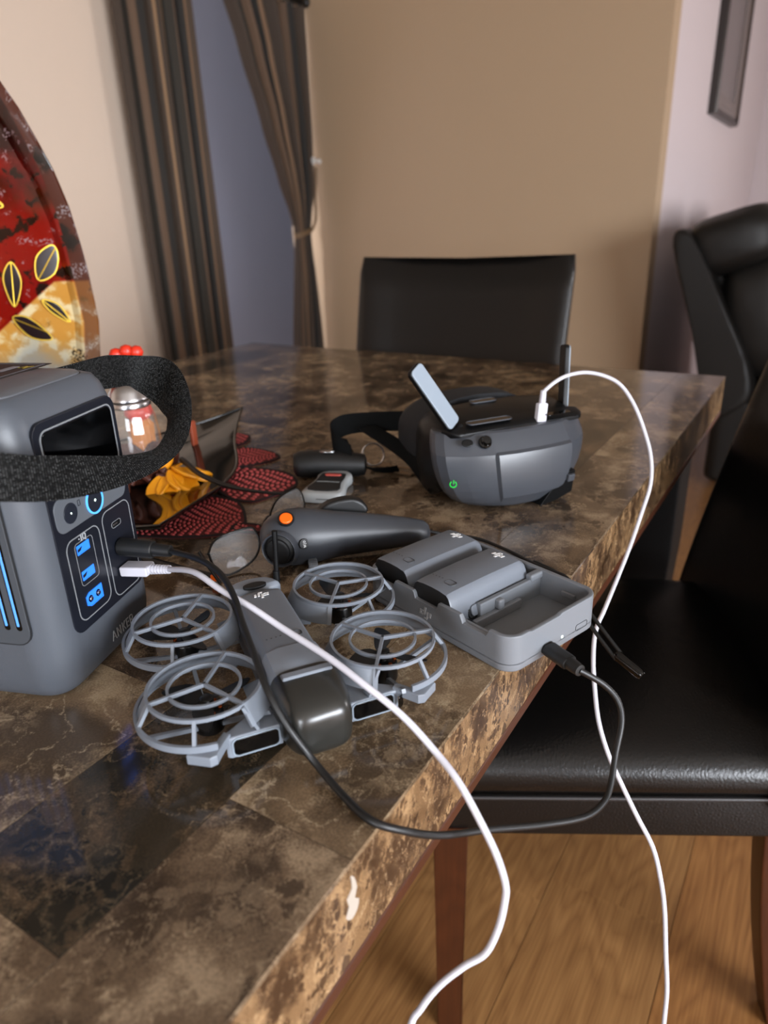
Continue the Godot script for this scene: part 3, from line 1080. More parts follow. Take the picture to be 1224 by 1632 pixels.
func build_station() -> Node3D:
	var s := thing("power_station", "grey upright portable power station with a dark port panel and a black carrying strap", "power station", V(-0.4469, T, -0.2416), 110.0)
	var m := MB.new()
	var foot := MB.rrect(0.12, 0.12, 0.023, 8)
	m.loft(foot, [Vector2(0.016, 0.0), Vector2(0.010, 0.0012), Vector2(0.005, 0.005), Vector2(0.002, 0.011), Vector2(0.0005, 0.019), Vector2(0.0, 0.03), Vector2(0.0, 0.160), Vector2(0.0006, 0.170), Vector2(0.0022, 0.179), Vector2(0.005, 0.187), Vector2(0.009, 0.1925), Vector2(0.0125, 0.1945), Vector2(0.013, 0.1935)], true, false)
	part("case", m.mesh(60), M.station_grey, s)
	m = MB.new()
	m.loft(foot, [Vector2(0.0134, 0.190), Vector2(0.0134, 0.1945), Vector2(0.0142, 0.1955), Vector2(0.022, 0.1972), Vector2(0.04, 0.198)])
	part("lid", m.mesh(50), M.station_lid, s)
	# sticker on the lid
	var stk := part("sticker", slab_mesh(rr(0.0, 0.0, 0.060, 0.048, 0.001), 0.0, 0.0003, 0.0001, 1), M.sticker_dark, s, Transform3D(Basis(), V(0.0205, 0.1979, -0.0075)))
	part("printed_patch", slab_mesh(rr(0.008, 0.006, 0.018, 0.006, 0.001), 0.0003, 0.0005, 0.0001, 1), M.sticker_grey, stk)
	part("printed_patch", slab_mesh(flat_outline([Vector2(0.009, 0.0165), Vector2(0.013, 0.0140), Vector2(0.012, 0.0105), Vector2(0.0155, 0.013), Vector2(0.019, 0.0125), Vector2(0.0165, 0.0155), Vector2(0.0185, 0.0185), Vector2(0.014, 0.0172)], 3), 0.0003, 0.0005, 0.0001, 1), M.sticker_yellow, stk)
	part("printed_line", line_mesh(rr(0.0, 0.0, 0.054, 0.042, 0.001), 0.0012, 0.0003, 0.0005), M.button_grey, stk)
	# port face
	var F := face_xf(V(0, 0, 0.06), V(0, 0, 1))
	var pan := part("port_panel", slab_mesh(rr(0.0025, -0.11, 0.085, 0.139, 0.009), -0.002, 0.0006, 0.0004), M.panel_navy, s, F)
	part("screen", slab_mesh(rr(0.003, -0.1540, 0.072, 0.0375, 0.005), 0.0002, 0.0011, 0.0003), M.screen_black, pan)
	part("screen_frame", line_mesh(rr(0.003, -0.1540, 0.0755, 0.041, 0.0065), 0.001, 0.0004, 0.0010), M.line_grey, pan)
	part("button_plate", slab_mesh(rr(0.002, -0.1205, 0.077, 0.0225, 0.007), 0.0002, 0.0012, 0.0004), M.button_grey, pan)
	var b := part("display_button", slab_mesh(MB.circle(0.0066, 28, -0.0223, -0.1196), 0.0008, 0.0019, 0.0004), M.button_navy, pan)
	part("button_light", slab_mesh(MB.circle(0.0006, 10, -0.0223, -0.1196), 0.0018, 0.0021, 0.0001, 1), M.led_white, b)
	part("button_icon", line_mesh(rr(-0.0125, -0.1228, 0.0026, 0.0038, 0.0005), 0.0004, 0.0011, 0.0014), M.button_navy, pan)
	b = part("power_button", slab_mesh(MB.circle(0.0078, 32, 0.0033, -0.1185), 0.0008, 0.0018, 0.0004), M.button_navy, pan)
	part("button_light", slab_mesh(MB.circle(0.0009, 12, 0.0033, -0.1185), 0.0018, 0.0021, 0.0001, 1), M.led_white, b)
	m = MB.new()
	m.arc_bar(V(0.0033, 0.0015, -0.1185), 0.0086, 0, TAU, 0.0011, 0.001, 36)
	part("ring_light", m.mesh(), M.ring_light, b)
	# outlined port groups
	part("port_outline", line_mesh(rr(-0.015, -0.0748, 0.0362, 0.0565, 0.007), 0.0008, 0.0004, 0.0008), M.line_grey, pan)
	part("port_outline", line_mesh(rr(0.0241, -0.0748, 0.034, 0.0635, 0.007), 0.0008, 0.0004, 0.0008), M.line_grey, pan)
	part("port_outline", line_mesh(rr(-0.0152, -0.0838, 0.0195, 0.0297, 0.003), 0.0004, 0.0004, 0.0008), M.line_grey, pan)
	for v in [0.0937, 0.0758]:
		var p := part("usb_port", line_mesh(rr(-0.0165, -v, 0.0132, 0.0064, 0.0004), 0.0005, 0.0002, 0.0009), M.port_blue, pan)
		part("port_hollow", slab_mesh(rr(-0.0165, -v, 0.0122, 0.0054, 0.0003), 0.0003, 0.00065, 0.00005, 1), M.port_blue, p)
		part("port_tongue", slab_mesh(PackedVector2Array([Vector2(-0.0224, -v - 0.0006), Vector2(-0.0175, -v - 0.0014), Vector2(-0.0195, -v + 0.0008), Vector2(-0.0224, -v + 0.0012)]), 0.0006, 0.0009, 0.00005, 1), M.panel_navy, p)
	var xt := PackedVector2Array([Vector2(-0.0065, -0.0632), Vector2(-0.0065, -0.0532), Vector2(-0.0205, -0.0532), Vector2(-0.024, -0.0552), Vector2(-0.024, -0.0612), Vector2(-0.0205, -0.0632)])
	var x := part("car_port", line_mesh(xt, 0.0006, 0.0002, 0.0012), M.port_blue, pan)
	part("port_hollow", slab_mesh(MB.inset(xt, 0.0005), 0.0003, 0.0007, 0.00005, 1), M.port_blue, x)
	for px in [-0.0195, -0.0112]:
		part("pin", slab_mesh(MB.circle(0.0024, 16, px, -0.0582), 0.0005, 0.0010, 0.0002), M.screen_black, x)
		part("pin", slab_mesh(MB.circle(0.0016, 16, px, -0.0582), 0.0007, 0.0020, 0.0005), M.steel, x)
	for v in [0.0938, 0.0771, 0.0600]:
		var p := part("usb_c_port", line_mesh(rr(0.0225, -v, 0.0115, 0.0046, 0.0022), 0.0004, 0.0003, 0.0008), M.line_grey, pan)
		part("port_hollow", slab_mesh(rr(0.0225, -v, 0.0107, 0.0038, 0.0018), 0.0004, 0.00068, 0.00005, 1), M.screen_black, p)
		part("port_tongue", slab_mesh(rr(0.0212, -v, 0.0056, 0.0009, 0.0003), 0.0005, 0.0009, 0.00005, 1), M.steel, p)
	var tx := part("port_lettering", text_mesh("·IQ", 0.0042, 0.0003, "Droid Sans", true), M.print_grey, pan, Transform3D(Basis(V(1, 0, 0), V(0, 0, -1), V(0, 1, 0)), V(-0.0155, 0.0008, -0.1004)))
	lbl(tx, "small IQ lettering above the blue ports")
	var wm := part("lettering", text_mesh("ANKER", 0.0066, 0.0004), M.print_grey, s, Transform3D(Basis(), V(0.0085, 0.0195, 0.0602)))
	lbl(wm, "ANKER lettering low on the port face")
	# vented face
	var G := face_xf(V(-0.06, 0, 0), V(-1, 0, 0))
	var ins := part("vent_panel", slab_mesh(rr(-0.003, -0.1015, 0.096, 0.110, 0.010), -0.003, 0.0004, 0.0003), M.station_inset, s, G)
	part("panel_seam", line_mesh(rr(-0.003, -0.1015, 0.0975, 0.1115, 0.0107), 0.0008, -0.001, 0.0002), M.station_seam, s, G)
	for i in 10:
		var zx := 0.0385 - i * 0.0082
		var sl := part("vent_slot", slab_mesh(rr(zx, -0.1035, 0.0040, 0.094, 0.0019), 0.0002, 0.00055, 0.00005, 1), M.screen_black, ins)
		part("vent_light", slab_mesh(rr(zx - 0.0003, -0.1035, 0.0016, 0.088, 0.0007), 0.0004, 0.0009, 0.00015, 1), M.vent_light, sl)
	# strap
	var so := [V(-0.477, 0.948, -0.2955), V(-0.470, 0.951, -0.325), V(-0.475, 0.951, -0.345), V(-0.481, 0.950, -0.364), V(-0.488, 0.946, -0.386), V(-0.486, 0.943, -0.402), V(-0.479, 0.941, -0.412), V(-0.467, 0.938, -0.414), V(-0.453, 0.932, -0.410), V(-0.440, 0.921, -0.404), V(-0.428, 0.907, -0.394), V(-0.412, 0.893, -0.373), V(-0.390, 0.889, -0.340), V(-0.371, 0.890, -0.302), V(-0.355, 0.895, -0.264), V(-0.344, 0.902, -0.229), V(-0.335, 0.911, -0.198), V(-0.331, 0.920, -0.174), V(-0.338, 0.925, -0.155), V(-0.36, 0.93, -0.142), V(-0.40, 0.935, -0.145), V(-0.435, 0.938, -0.165)]
	var si := [V(-0.477, 0.923, -0.2955), V(-0.474, 0.926, -0.328), V(-0.478, 0.926, -0.346), V(-0.482, 0.924, -0.364), V(-0.489, 0.921, -0.384), V(-0.486, 0.916, -0.390), V(-0.478, 0.911, -0.392), V(-0.467, 0.905, -0.392), V(-0.455, 0.901, -0.387), V(-0.445, 0.899, -0.382), V(-0.432, 0.898, -0.370), V(-0.412, 0.898, -0.349), V(-0.385, 0.900, -0.316), V(-0.366, 0.908, -0.284), V(-0.352, 0.917, -0.255), V(-0.342, 0.927, -0.226), V(-0.334, 0.936, -0.199), V(-0.331, 0.945, -0.176), V(-0.338, 0.950, -0.158), V(-0.36, 0.955, -0.146), V(-0.40, 0.957, -0.150), V(-0.435, 0.957, -0.172)]
	ribbon("carrying_strap", to_local_pts(so, s), to_local_pts(si, s), 0.0016, M.webbing, s, 10.0)
	return s


func ribbon(called: String, ea: Array, eb: Array, thick: float, material: Material, parent: Node3D, reps := 4.0) -> MeshInstance3D:
	var a := curve(ea, 6)
	var b := curve(eb, 6)
	var top := []
	var bot := []
	for i in a.size():
		var t: Vector3 = ((a[mini(i + 1, a.size() - 1)] - a[maxi(i - 1, 0)]) + (b[mini(i + 1, a.size() - 1)] - b[maxi(i - 1, 0)])).normalized()
		var n: Vector3 = t.cross(b[i] - a[i]).normalized()
		var r := PackedVector3Array()
		var q := PackedVector3Array()
		for k in 5:
			var f := k / 4.0
			var p: Vector3 = a[i].lerp(b[i], f)
			var o := thick * 0.5 * (1.0 - 0.5 * pow(absf(f - 0.5) * 2.0, 4))
			r.append(p + n * o)
			q.append(p - n * o)
		top.append(r)
		bot.append(q)
	var m := MB.new()
	m.grid(top, false, Vector2(0.38, reps))
	# lower face and both edges
	var low := []
	for r in bot:
		var q: PackedVector3Array = r.duplicate()
		q.reverse()
		low.append(q)
	m.grid(low, false, Vector2(0.38, reps))
	for e in [[0, false], [4, true]]:
		var rows := []
		for i in top.size():
			rows.append(PackedVector3Array([bot[i][e[0]], top[i][e[0]]]) if not e[1] else PackedVector3Array([top[i][e[0]], bot[i][e[0]]]))
		m.grid(rows, false, Vector2(0.02, reps))
	return part(called, m.mesh(75), material, parent)


# plug with its axis from `at` along `dir`; wide axis `side`
func plug(parent: Node3D, at: Vector3, dir: Vector3, side: Vector3, w: float, h: float, length: float, material: Material, relief: float, ribbed: bool) -> Vector3:
	var d := dir.normalized()
	var sd := (side - d * side.dot(d)).normalized()
	var up := d.cross(sd).normalized()
	var B := Basis(sd, d, sd.cross(d))
	var m := MB.new()
	var pl := MB.rrect(w, h, minf(w, h) * (0.2 if ribbed else 0.49), 6)
	m.loft(pl, [Vector2(0.0008, 0.0), Vector2(0.0, 0.001), Vector2(0.0, length - 0.001), Vector2(0.0008, length)])
	part("plug", m.mesh(45), material, parent, Transform3D(B, at))
	m = MB.new()
	m.rbox(V(0, -0.0015, 0), V(0.0084, 0.005, 0.0026), 0.0004, 0.0012)
	part("plug_tip", m.mesh(), M.steel, parent, Transform3D(B, at))
	m = MB.new()
	var prof := []
	if ribbed:
		for k in 7:
			var y := relief * k / 7.0
			prof.append(Vector2(0.0037 - k * 0.0001, y))
			prof.append(Vector2(0.0037 - k * 0.0001, y + relief * 0.075))
			prof.append(Vector2(0.0029, y + relief * 0.085))
			prof.append(Vector2(0.0029, y + relief * 0.135))
	else:
		prof = [Vector2(0.0046, 0.0), Vector2(0.0043, relief * 0.6), Vector2(0.0040, relief * 0.97), Vector2(0.0024, relief)]
	m.lathe(prof, 16)
	part("strain_relief", m.mesh(35), material, parent, Transform3D(B, at + d * length))
	return at + d * (length + relief * 0.9)


func build_cables(s: Node3D) -> void:
	var n := s.transform.basis.z
	var u := s.transform.basis.x
	var hub_x := V(0.9476, 0, 0.3195)
	# black cable from the station to the charging hub
	var p0 := s.transform * V(0.0205, 0.0771, 0.0615)
	var c := thing("black_cable", "black charging cable from the power station across the drone to the charging hub", "cable", p0)
	var e0 := plug(c, Vector3.ZERO, n + V(0.05, -0.02, 0), u, 0.0125, 0.0125, 0.026, M.plug_black, 0.013, false)
	var ph := V(-0.1279, 0.7672, -0.4058)
	var e1 := plug(c, ph - p0, hub_x + V(-0.05, 0.0, 0.2), V(-0.32, 0, 0.95), 0.0125, 0.0085, 0.021, M.plug_black, 0.010, false)
	var path := [e0 + p0, V(-0.329, 0.8385, -0.291), V(-0.306, 0.836, -0.286), V(-0.286, 0.830, -0.276), V(-0.268, 0.823, -0.263), V(-0.248, 0.816, -0.249), V(-0.228, 0.806, -0.236), V(-0.213, 0.789, -0.233), V(-0.200, 0.770, -0.236), V(-0.177, 0.7635, -0.229), V(-0.155, 0.7632, -0.222), V(-0.142, 0.755, -0.231), V(-0.131, 0.739, -0.251), V(-0.115, 0.725, -0.280), V(-0.096, 0.711, -0.310), V(-0.078, 0.702, -0.337), V(-0.071, 0.702, -0.354), V(-0.070, 0.707, -0.366), V(-0.072, 0.720, -0.381), V(-0.073, 0.735, -0.394), V(-0.078, 0.746, -0.400), V(-0.088, 0.756, -0.399), e1 + p0]
	var m := MB.new()
	m.tube(curve(rel(path, p0), 5), 0.0021, 10)
	part("cord", m.mesh(60), M.cable_black, c)
	# white cable from the station to the goggles, its loop hanging over the table edge
	p0 = s.transform * V(0.0205, 0.0600, 0.0615)
	c = thing("white_cable", "white charging cable from the power station hanging over the table edge up to the goggles", "cable", p0)
	e0 = plug(c, Vector3.ZERO, n + V(0.05, 0.06, 0), u, 0.0125, 0.0072, 0.021, M.cable_white, 0.015, true)
	var pg := V(-0.2415, 0.8435, -0.6895)
	e1 = plug(c, pg - p0, V(0.03, 1, -0.1), V(0.55, 0, -0.84), 0.0115, 0.0066, 0.019, M.cable_white, 0.013, true)
	path = [e0 + p0, V(-0.327, 0.8335, -0.283), V(-0.299, 0.830, -0.278), V(-0.274, 0.825, -0.277), V(-0.250, 0.817, -0.277), V(-0.216, 0.810, -0.274), V(-0.189, 0.802, -0.271), V(-0.165, 0.789, -0.272), V(-0.146, 0.774, -0.272), V(-0.128, 0.765, -0.266), V(-0.113, 0.750, -0.261), V(-0.102, 0.735, -0.258), V(-0.096, 0.719, -0.257), V(-0.095, 0.709, -0.255), V(-0.096, 0.694, -0.250), V(-0.100, 0.680, -0.243), V(-0.109, 0.672, -0.236), V(-0.119, 0.661, -0.227), V(-0.126, 0.648, -0.219), V(-0.130, 0.632, -0.211), V(-0.130, 0.56, -0.19), V(-0.11, 0.30, -0.15), V(-0.08, 0.05, -0.13), V(-0.02, 0.006, -0.16), V(0.02, 0.006, -0.24), V(0.02, 0.02, -0.33), V(0.0, 0.15, -0.40), V(-0.013, 0.30, -0.44), V(-0.021, 0.385, -0.456), V(-0.024, 0.420, -0.465), V(-0.030, 0.455, -0.471), V(-0.037, 0.494, -0.479), V(-0.044, 0.520, -0.484), V(-0.054, 0.547, -0.488), V(-0.070, 0.572, -0.490), V(-0.085, 0.594, -0.494), V(-0.100, 0.617, -0.499), V(-0.113, 0.638, -0.510), V(-0.122, 0.658, -0.524), V(-0.130, 0.678, -0.541), V(-0.135, 0.694, -0.562), V(-0.134, 0.706, -0.585), V(-0.133, 0.722, -0.619), V(-0.132, 0.740, -0.654), V(-0.131, 0.762, -0.684), V(-0.130, 0.786, -0.709), V(-0.135, 0.809, -0.723), V(-0.145, 0.832, -0.731), V(-0.159, 0.857, -0.737), V(-0.175, 0.876, -0.740), V(-0.191, 0.885, -0.737), V(-0.209, 0.889, -0.730), V(-0.224, 0.887, -0.720), V(-0.2335, 0.882, -0.708), e1 + p0]
	m = MB.new()
	m.tube(curve(rel(path, p0), 5), 0.0020, 10)
	part("cord", m.mesh(60), M.cable_white, c)


# ---------------------------------------------------------------- batteries, hub, drone
func build_battery(root: Node3D, w: float, length: float, h: float, with_latch: bool) -> void:
	# length along z, the lamp end at +z
	var m := MB.new()
	var rows := []
	var hw := w / 2
	var zs := [[-0.5, 0.90, 0.55], [-0.492, 0.95, 0.76], [-0.475, 0.985, 0.90], [-0.44, 1.0, 0.965], [-0.40, 1.0, 0.985], [0.0, 1.0, 1.0], [0.40, 1.0, 0.985], [0.488, 1.0, 0.965], [0.5, 0.985, 0.945]]
	for q in zs:
		var r := PackedVector3Array()
		for p in [[-1.0, 0.0], [-1.0, 0.40], [-0.97, 0.52], [-0.86, 0.76], [-0.78, 0.89], [-0.68, 0.955], [-0.35, 0.99], [0.0, 1.0], [0.35, 0.99], [0.68, 0.955], [0.78, 0.89], [0.86, 0.76], [0.97, 0.52], [1.0, 0.40], [1.0, 0.0]]:
			r.append(V(p[0] * hw * q[1], p[1] * h * q[2], q[0] * length))
		rows.append(r)
	m.grid(rows, true)
	m.fan(rows[0], true)
	m.fan(rows[-1])
	part("shell", m.mesh(32), M.battery_grey, root)
	var z0 := length / 2 - 0.013
	for k in 4:
		part("charge_light", slab_mesh(MB.circle(0.00055, 8), 0.0, 0.0002, 0.00005, 1), M.groove_dark, root, Transform3D(Basis(), V(-0.0115 + k * 0.0030, h * 0.985, z0 - 0.0003 * k)))
	part("button_outline", line_mesh(rr(0.0065, z0, 0.0092, 0.0066, 0.0024), 0.0003, h * 0.9, h * 0.991), M.groove_dark, root)
	var lg := part("maker_logo", letters_dji(0.0062, 0.0003), M.logo_white, root, Transform3D(Basis(V(0, 1, 0), PI), V(0.0, h * 0.990, -length * 0.35)))
	lbl(lg, "white dji lettering")
	if with_latch:
		m = MB.new()
		var end := rows[-1] as PackedVector3Array
		var back := PackedVector3Array()
		for p in end:
			back.append(V(p.x * 0.93, p.y * 0.93 + 0.0002, p.z + 0.0006))
		m.fan(back)
		m.grid([end, back], true)
		part("contact_end", m.mesh(30), M.pocket_dark, root)
		for sx in [-1, 1]:
			var lt := part("latch_pocket", slab_mesh(rr(0.0, 0.0, 0.018, 0.012, 0.004), -0.002, 0.0008, 0.0002, 1), M.pocket_dark, root, face_xf(V(sx * (hw - 0.0005), h * 0.36, 0.018), V(sx, 0.25, 0)))
			part("latch", slab_mesh(rr(0.0, 0.0, 0.0145, 0.0085, 0.003), 0.0, 0.0026, 0.0006), M.battery_grey, lt)


func build_hub() -> void:
	var hb := thing("charging_hub", "grey three-slot battery charging hub at the table edge with one empty slot", "charging hub", V(-0.1962, T, -0.4395), -18.63)
	var H := 0.028
	var outer := MB.rrect(0.150, 0.098, 0.013, 8, -0.001, -0.001)
	var m := MB.new()
	m.loft(outer, [Vector2(0.003, 0.0), Vector2(0.001, 0.0006), Vector2(0.0, 0.002), Vector2(0.0, 0.007), Vector2(0.0045, 0.007), Vector2(0.02, 0.0072)])
	part("tray", m.mesh(40), M.hub_grey, hb)
	# walls, dipping in front of each slot
	m = MB.new()
	var pl := PackedVector2Array()
	for i in outer.size():
		var a := outer[i]
		var b := outer[(i + 1) % outer.size()]
		var n := maxi(1, int(a.distance_to(b) / 0.0015))
		for k in n:
			pl.append(a.lerp(b, float(k) / n))
	var lows := [-0.054, -0.0066, 0.0415]
	var rows := []
	for p in pl:
		var top := H
		if p.y > 0.04:
			for c in lows:
				top = minf(top, H - 0.0055 * (1.0 - smoothstep(0.0105, 0.0135, absf(p.x - c))))
		if p.x > 0.07 and absf(p.y - 0.012) < 0.04:
			top = minf(top, H - 0.0012 * (1.0 - smoothstep(0.014, 0.018, absf(p.y - 0.012))))
		var nrm := Vector2(clampf((p.x + 0.001) * 20.0, -1, 1), clampf((p.y + 0.001) * 30.0, -1, 1))
		var cc := Vector2(clampf(p.x, -0.062, 0.060), clampf(p.y, -0.036, 0.034))
		nrm = (p - cc).normalized() if p.distance_to(cc) > 1e-5 else nrm.normalized()
		var r := PackedVector3Array()
		for q in [[0.0, 0.006], [0.0, top - 0.001], [0.0003, top - 0.0003], [0.001, top], [0.0030, top], [0.0036, top - 0.0004], [0.0040, top - 0.0012], [0.0045, 0.0065]]:
			r.append(V(p.x - nrm.x * q[0], q[1], p.y - nrm.y * q[0]))
		rows.append(r)
	m.grid(rows, true, Vector2.ONE, true)
	part("wall", m.mesh(35), M.hub_grey, hb)
	# partitions between the slots
	for x in [-0.0290, 0.0215]:
		m = MB.new()
		m.rbox(V(x, 0.015, -0.012), V(0.0045, 0.018, 0.068), 0.001)
		m.rbox(V(x, 0.0245, -0.040), V(0.0065, 0.006, 0.014), 0.0015)
		part("partition", m.mesh(), M.hub_grey, hb)
	m = MB.new()
	m.rbox(V(0.0255, 0.0110, 0.006), V(0.004, 0.008, 0.05), 0.001)
	m.rbox(V(0.0255, 0.019, 0.004), V(0.006, 0.008, 0.006), 0.0015)
	m.rbox(V(0.042, 0.0165, 0.0425), V(0.03, 0.012, 0.003), 0.0008)
	part("slot_guide", m.mesh(), M.hub_grey, hb)
	m = MB.new()
	m.rbox(V(0.040, 0.0185, 0.0405), V(0.022, 0.004, 0.0012), 0.0003)
	part("contact_slot", m.mesh(), M.pocket_dark, hb)
	m = MB.new()
	m.rbox(V(0.050, 0.017, -0.0450), V(0.012, 0.004, 0.0025), 0.0006)
	part("slot_catch", m.mesh(), M.hub_grey, hb)
	var lg := part("maker_logo", letters_dji(0.0072, 0.0003), M.logo_grey, hb, face_xf(V(-0.0068, 0.0145, 0.0480), V(0, 0, 1)))
	lbl(lg, "pale dji lettering on the long side")
	part("status_light", slab_mesh(MB.circle(0.0011, 14), -0.001, 0.0004, 0.0002), M.led_white, hb, face_xf(V(0.0740, 0.0085, -0.0065), V(1, 0, 0)))
	part("button_outline", line_mesh(rr(0.0, 0.0, 0.0135, 0.0052, 0.0018), 0.0004, -0.001, 0.0003), M.groove_dark, hb, face_xf(V(0.0740, 0.0085, -0.0285), V(1, 0, 0)))
	part("charging_port", slab_mesh(rr(0.0, 0.0, 0.0125, 0.0065, 0.003), -0.002, 0.0002, 0.0001, 1), M.pocket_dark, hb, face_xf(V(0.0740, 0.0068, 0.0095), V(1, 0, 0)))
	# the two batteries lie in the first and second slot
	var b1 := thing("drone_battery", "grey drone battery in the charging hub slot farthest from the empty slot", "battery", hb.transform * V(-0.0525, 0.0076, -0.0005), -18.63, "batteries in the hub")
	build_battery(b1, 0.0448, 0.084, 0.0300, true)
	var b2 := b1.duplicate() as Node3D
	b2.name = "drone_battery"
	b2.position = hb.transform * V(-0.0040, 0.0076, 0.0025)
	b2.set_meta("label", "grey drone battery in the middle slot of the hub, right beside the empty slot")
	add_child(b2, true)


func pol(c: Vector3, deg: float, r: float, y: float) -> Vector3:
	return V(c.x + sin(deg_to_rad(deg)) * r, y, c.z + cos(deg_to_rad(deg)) * r)


func build_drone() -> void:
	var d := thing("drone", "small grey drone with four ringed propeller guards and a smoky front cover", "drone", V(-0.2752, T, -0.302), 54.8)
	# fuselage
	var m := MB.new()
	var plan := flat_outline([Vector2(-0.0205, -0.05), Vector2(-0.016, -0.068), Vector2(0.012, -0.068), Vector2(0.0165, -0.05), Vector2(0.0165, 0.0), Vector2(0.0175, 0.045), Vector2(0.017, 0.060), Vector2(-0.021, 0.060), Vector2(-0.0215, 0.045), Vector2(-0.0205, 0.0)], 4)
	m.loft(plan, [Vector2(0.006, 0.001), Vector2(0.002, 0.003), Vector2(0.0, 0.008), Vector2(-0.001, 0.02), Vector2(0.0, 0.029), Vector2(0.002, 0.033), Vector2(0.005, 0.0355)])
	part("body", m.mesh(50), M.drone_side, d)
	var bat := Node3D.new()
	bat.name = "battery"
	bat.position = V(-0.002, 0.0205, -0.006)
	d.add_child(bat, true)
	build_battery(bat, 0.0385, 0.083, 0.0235, false)
	# nose shell between battery and cover
	m = MB.new()
	var rows := []
	for q in [[0.0345, 0.0193, 0.0438], [0.045, 0.0195, 0.0437], [0.055, 0.0197, 0.0434], [0.0605, 0.0197, 0.0415]]:
		var r := PackedVector3Array()
		for p in [[-1.0, 0.25], [-1.0, 0.6], [-0.94, 0.86], [-0.8, 0.96], [-0.4, 1.0], [0.4, 1.0], [0.8, 0.96], [0.94, 0.86], [1.0, 0.6], [1.0, 0.25]]:
			r.append(V(p[0] * q[1] - 0.002, p[1] * q[2], q[0]))
		rows.append(r)
	m.grid(rows, true)
	m.fan(rows[0], true)
	m.fan(rows[-1])
	part("nose", m.mesh(32), M.drone_grey, d)
	# smoky camera cover: rounded block bulging forward
	m = MB.new()
	rows = []
	for i in 15:
		var a := PI / 2 * i / 14
		var z := 0.058 + 0.036 * sin(a)
		var k := pow(maxf(cos(a), 0.0), 0.42)
		var r := PackedVector3Array()
		for j in 44:
			var t := TAU * j / 44
			var cx := signf(cos(t)) * pow(absf(cos(t)), 0.5)
			var cy := signf(sin(t)) * pow(absf(sin(t)), 0.55)
			var kk := maxf(k, 0.02)
			r.append(V(-0.001 + cx * 0.0215 * lerpf(kk, 1.0, 0.25 * kk), 0.0225 + cy * 0.0205 * kk - 0.002 * sin(a), z))
		rows.append(r)
	m.grid(rows, true)
	m.fan(rows[0], true)
	m.fan(rows[-1])
	var cv := lbl(part("camera_cover", m.mesh(60), M.cover_smoke, d), "smoky dark transparent-looking cover over the camera")
	m = MB.new()
	m.rbox(V(-0.001, 0.0425, 0.064), V(0.030, 0.0022, 0.006), 0.0008)
	part("cover_latch", m.mesh(), M.drone_grey, cv)
	# guards
	for s in [-1.0, 1.0]:
		for f in [1.0, -1.0]:
			var c := V(s * 0.0560, 0.0, 0.0410 * f)
			guard(d, c, s, f)
	# front plates with the sensor windows
	for s in [-1.0, 1.0]:
		m = MB.new()
		var fp := PackedVector2Array([Vector2(s * 0.0175, 0.052), Vector2(s * 0.0205, 0.0735), Vector2(s * 0.0500, 0.0735), Vector2(s * 0.0520, 0.0720), Vector2(s * 0.0510, 0.067), Vector2(s * 0.038, 0.058), Vector2(s * 0.029, 0.050)])
		m.slab(fp, 0.0055, 0.0195, 0.0012, 3)
		var pt := part("front_arm", m.mesh(40), M.drone_grey, d)
		m = MB.new()
		m.slab(PackedVector2Array([Vector2(s * 0.0490, 0.0715), Vector2(s * 0.0535, 0.0775), Vector2(s * 0.0590, 0.0860), Vector2(s * 0.0630, 0.0868), Vector2(s * 0.0740, 0.0790), Vector2(s * 0.0730, 0.0745), Vector2(s * 0.0640, 0.0800), Vector2(s * 0.0600, 0.0790), Vector2(s * 0.0560, 0.0725), Vector2(s * 0.0520, 0.0680)]), 0.0150, 0.0215, 0.001, 2)
		part("bumper_tip", m.mesh(40), M.drone_grey, pt)
		m = MB.new()
		m.bar(V(s * 0.0590, 0.0165, 0.0835), V(s * 0.0535, 0.0165, 0.0700), 0.0012, 0.0022)
		m.bar(V(s * 0.0620, 0.0165, 0.0835), V(s * 0.0640, 0.0165, 0.0750), 0.0012, 0.0022)
		part("bumper_rib", m.mesh(), M.drone_grey, pt)
		part("sensor_window", slab_mesh(rr(0.0, 0.0, 0.0255, 0.0105, 0.0028), -0.001, 0.0004, 0.0002, 1), M.lens_black, pt, face_xf(V(s * 0.0355, 0.0125, 0.0735), V(0, 0, 1)))
		part("window_rim", line_mesh(rr(0.0, 0.0, 0.0276, 0.0126, 0.0036), 0.0009, -0.001, 0.0005), M.antenna_face, pt, face_xf(V(s * 0.0355, 0.0125, 0.0735), V(0, 0, 1)))
	part("side_lens", slab_mesh(rr(0.0, 0.0, 0.0048, 0.0085, 0.0015), 0.0, 0.0006, 0.0002, 1), M.lens_black, d, face_xf(V(0.0515, 0.0140, 0.0770), V(0.55, 0, 0.83)))
	# rear pod with its sensor eye and folding antenna
	m = MB.new()
	m.loft(flat_outline([Vector2(-0.019, -0.056), Vector2(-0.017, -0.069), Vector2(-0.002, -0.073), Vector2(0.012, -0.069), Vector2(0.015, -0.056)], 4), [Vector2(0.002, 0.012), Vector2(0.0, 0.015), Vector2(0.0, 0.036), Vector2(0.001, 0.0385), Vector2(0.003, 0.040)])
	var pod := part("rear_pod", m.mesh(45), M.drone_grey, d)
	part("sensor_eye", slab_mesh(MB.circle(0.0085, 26, -0.002, -0.0575, 0.0042), 0.039, 0.0412, 0.0004), M.pocket_dark, pod)
	m = MB.new()
	m.tube([V(0.0155, 0.034, -0.0625), V(0.016, 0.046, -0.063)], 0.0026, 8)
	m.tube([V(0.016, 0.044, -0.063), V(0.0180, 0.0765, -0.0645)], [0.0018, 0.0021], 10)
	part("antenna", m.mesh(50), M.goggle_black, d)


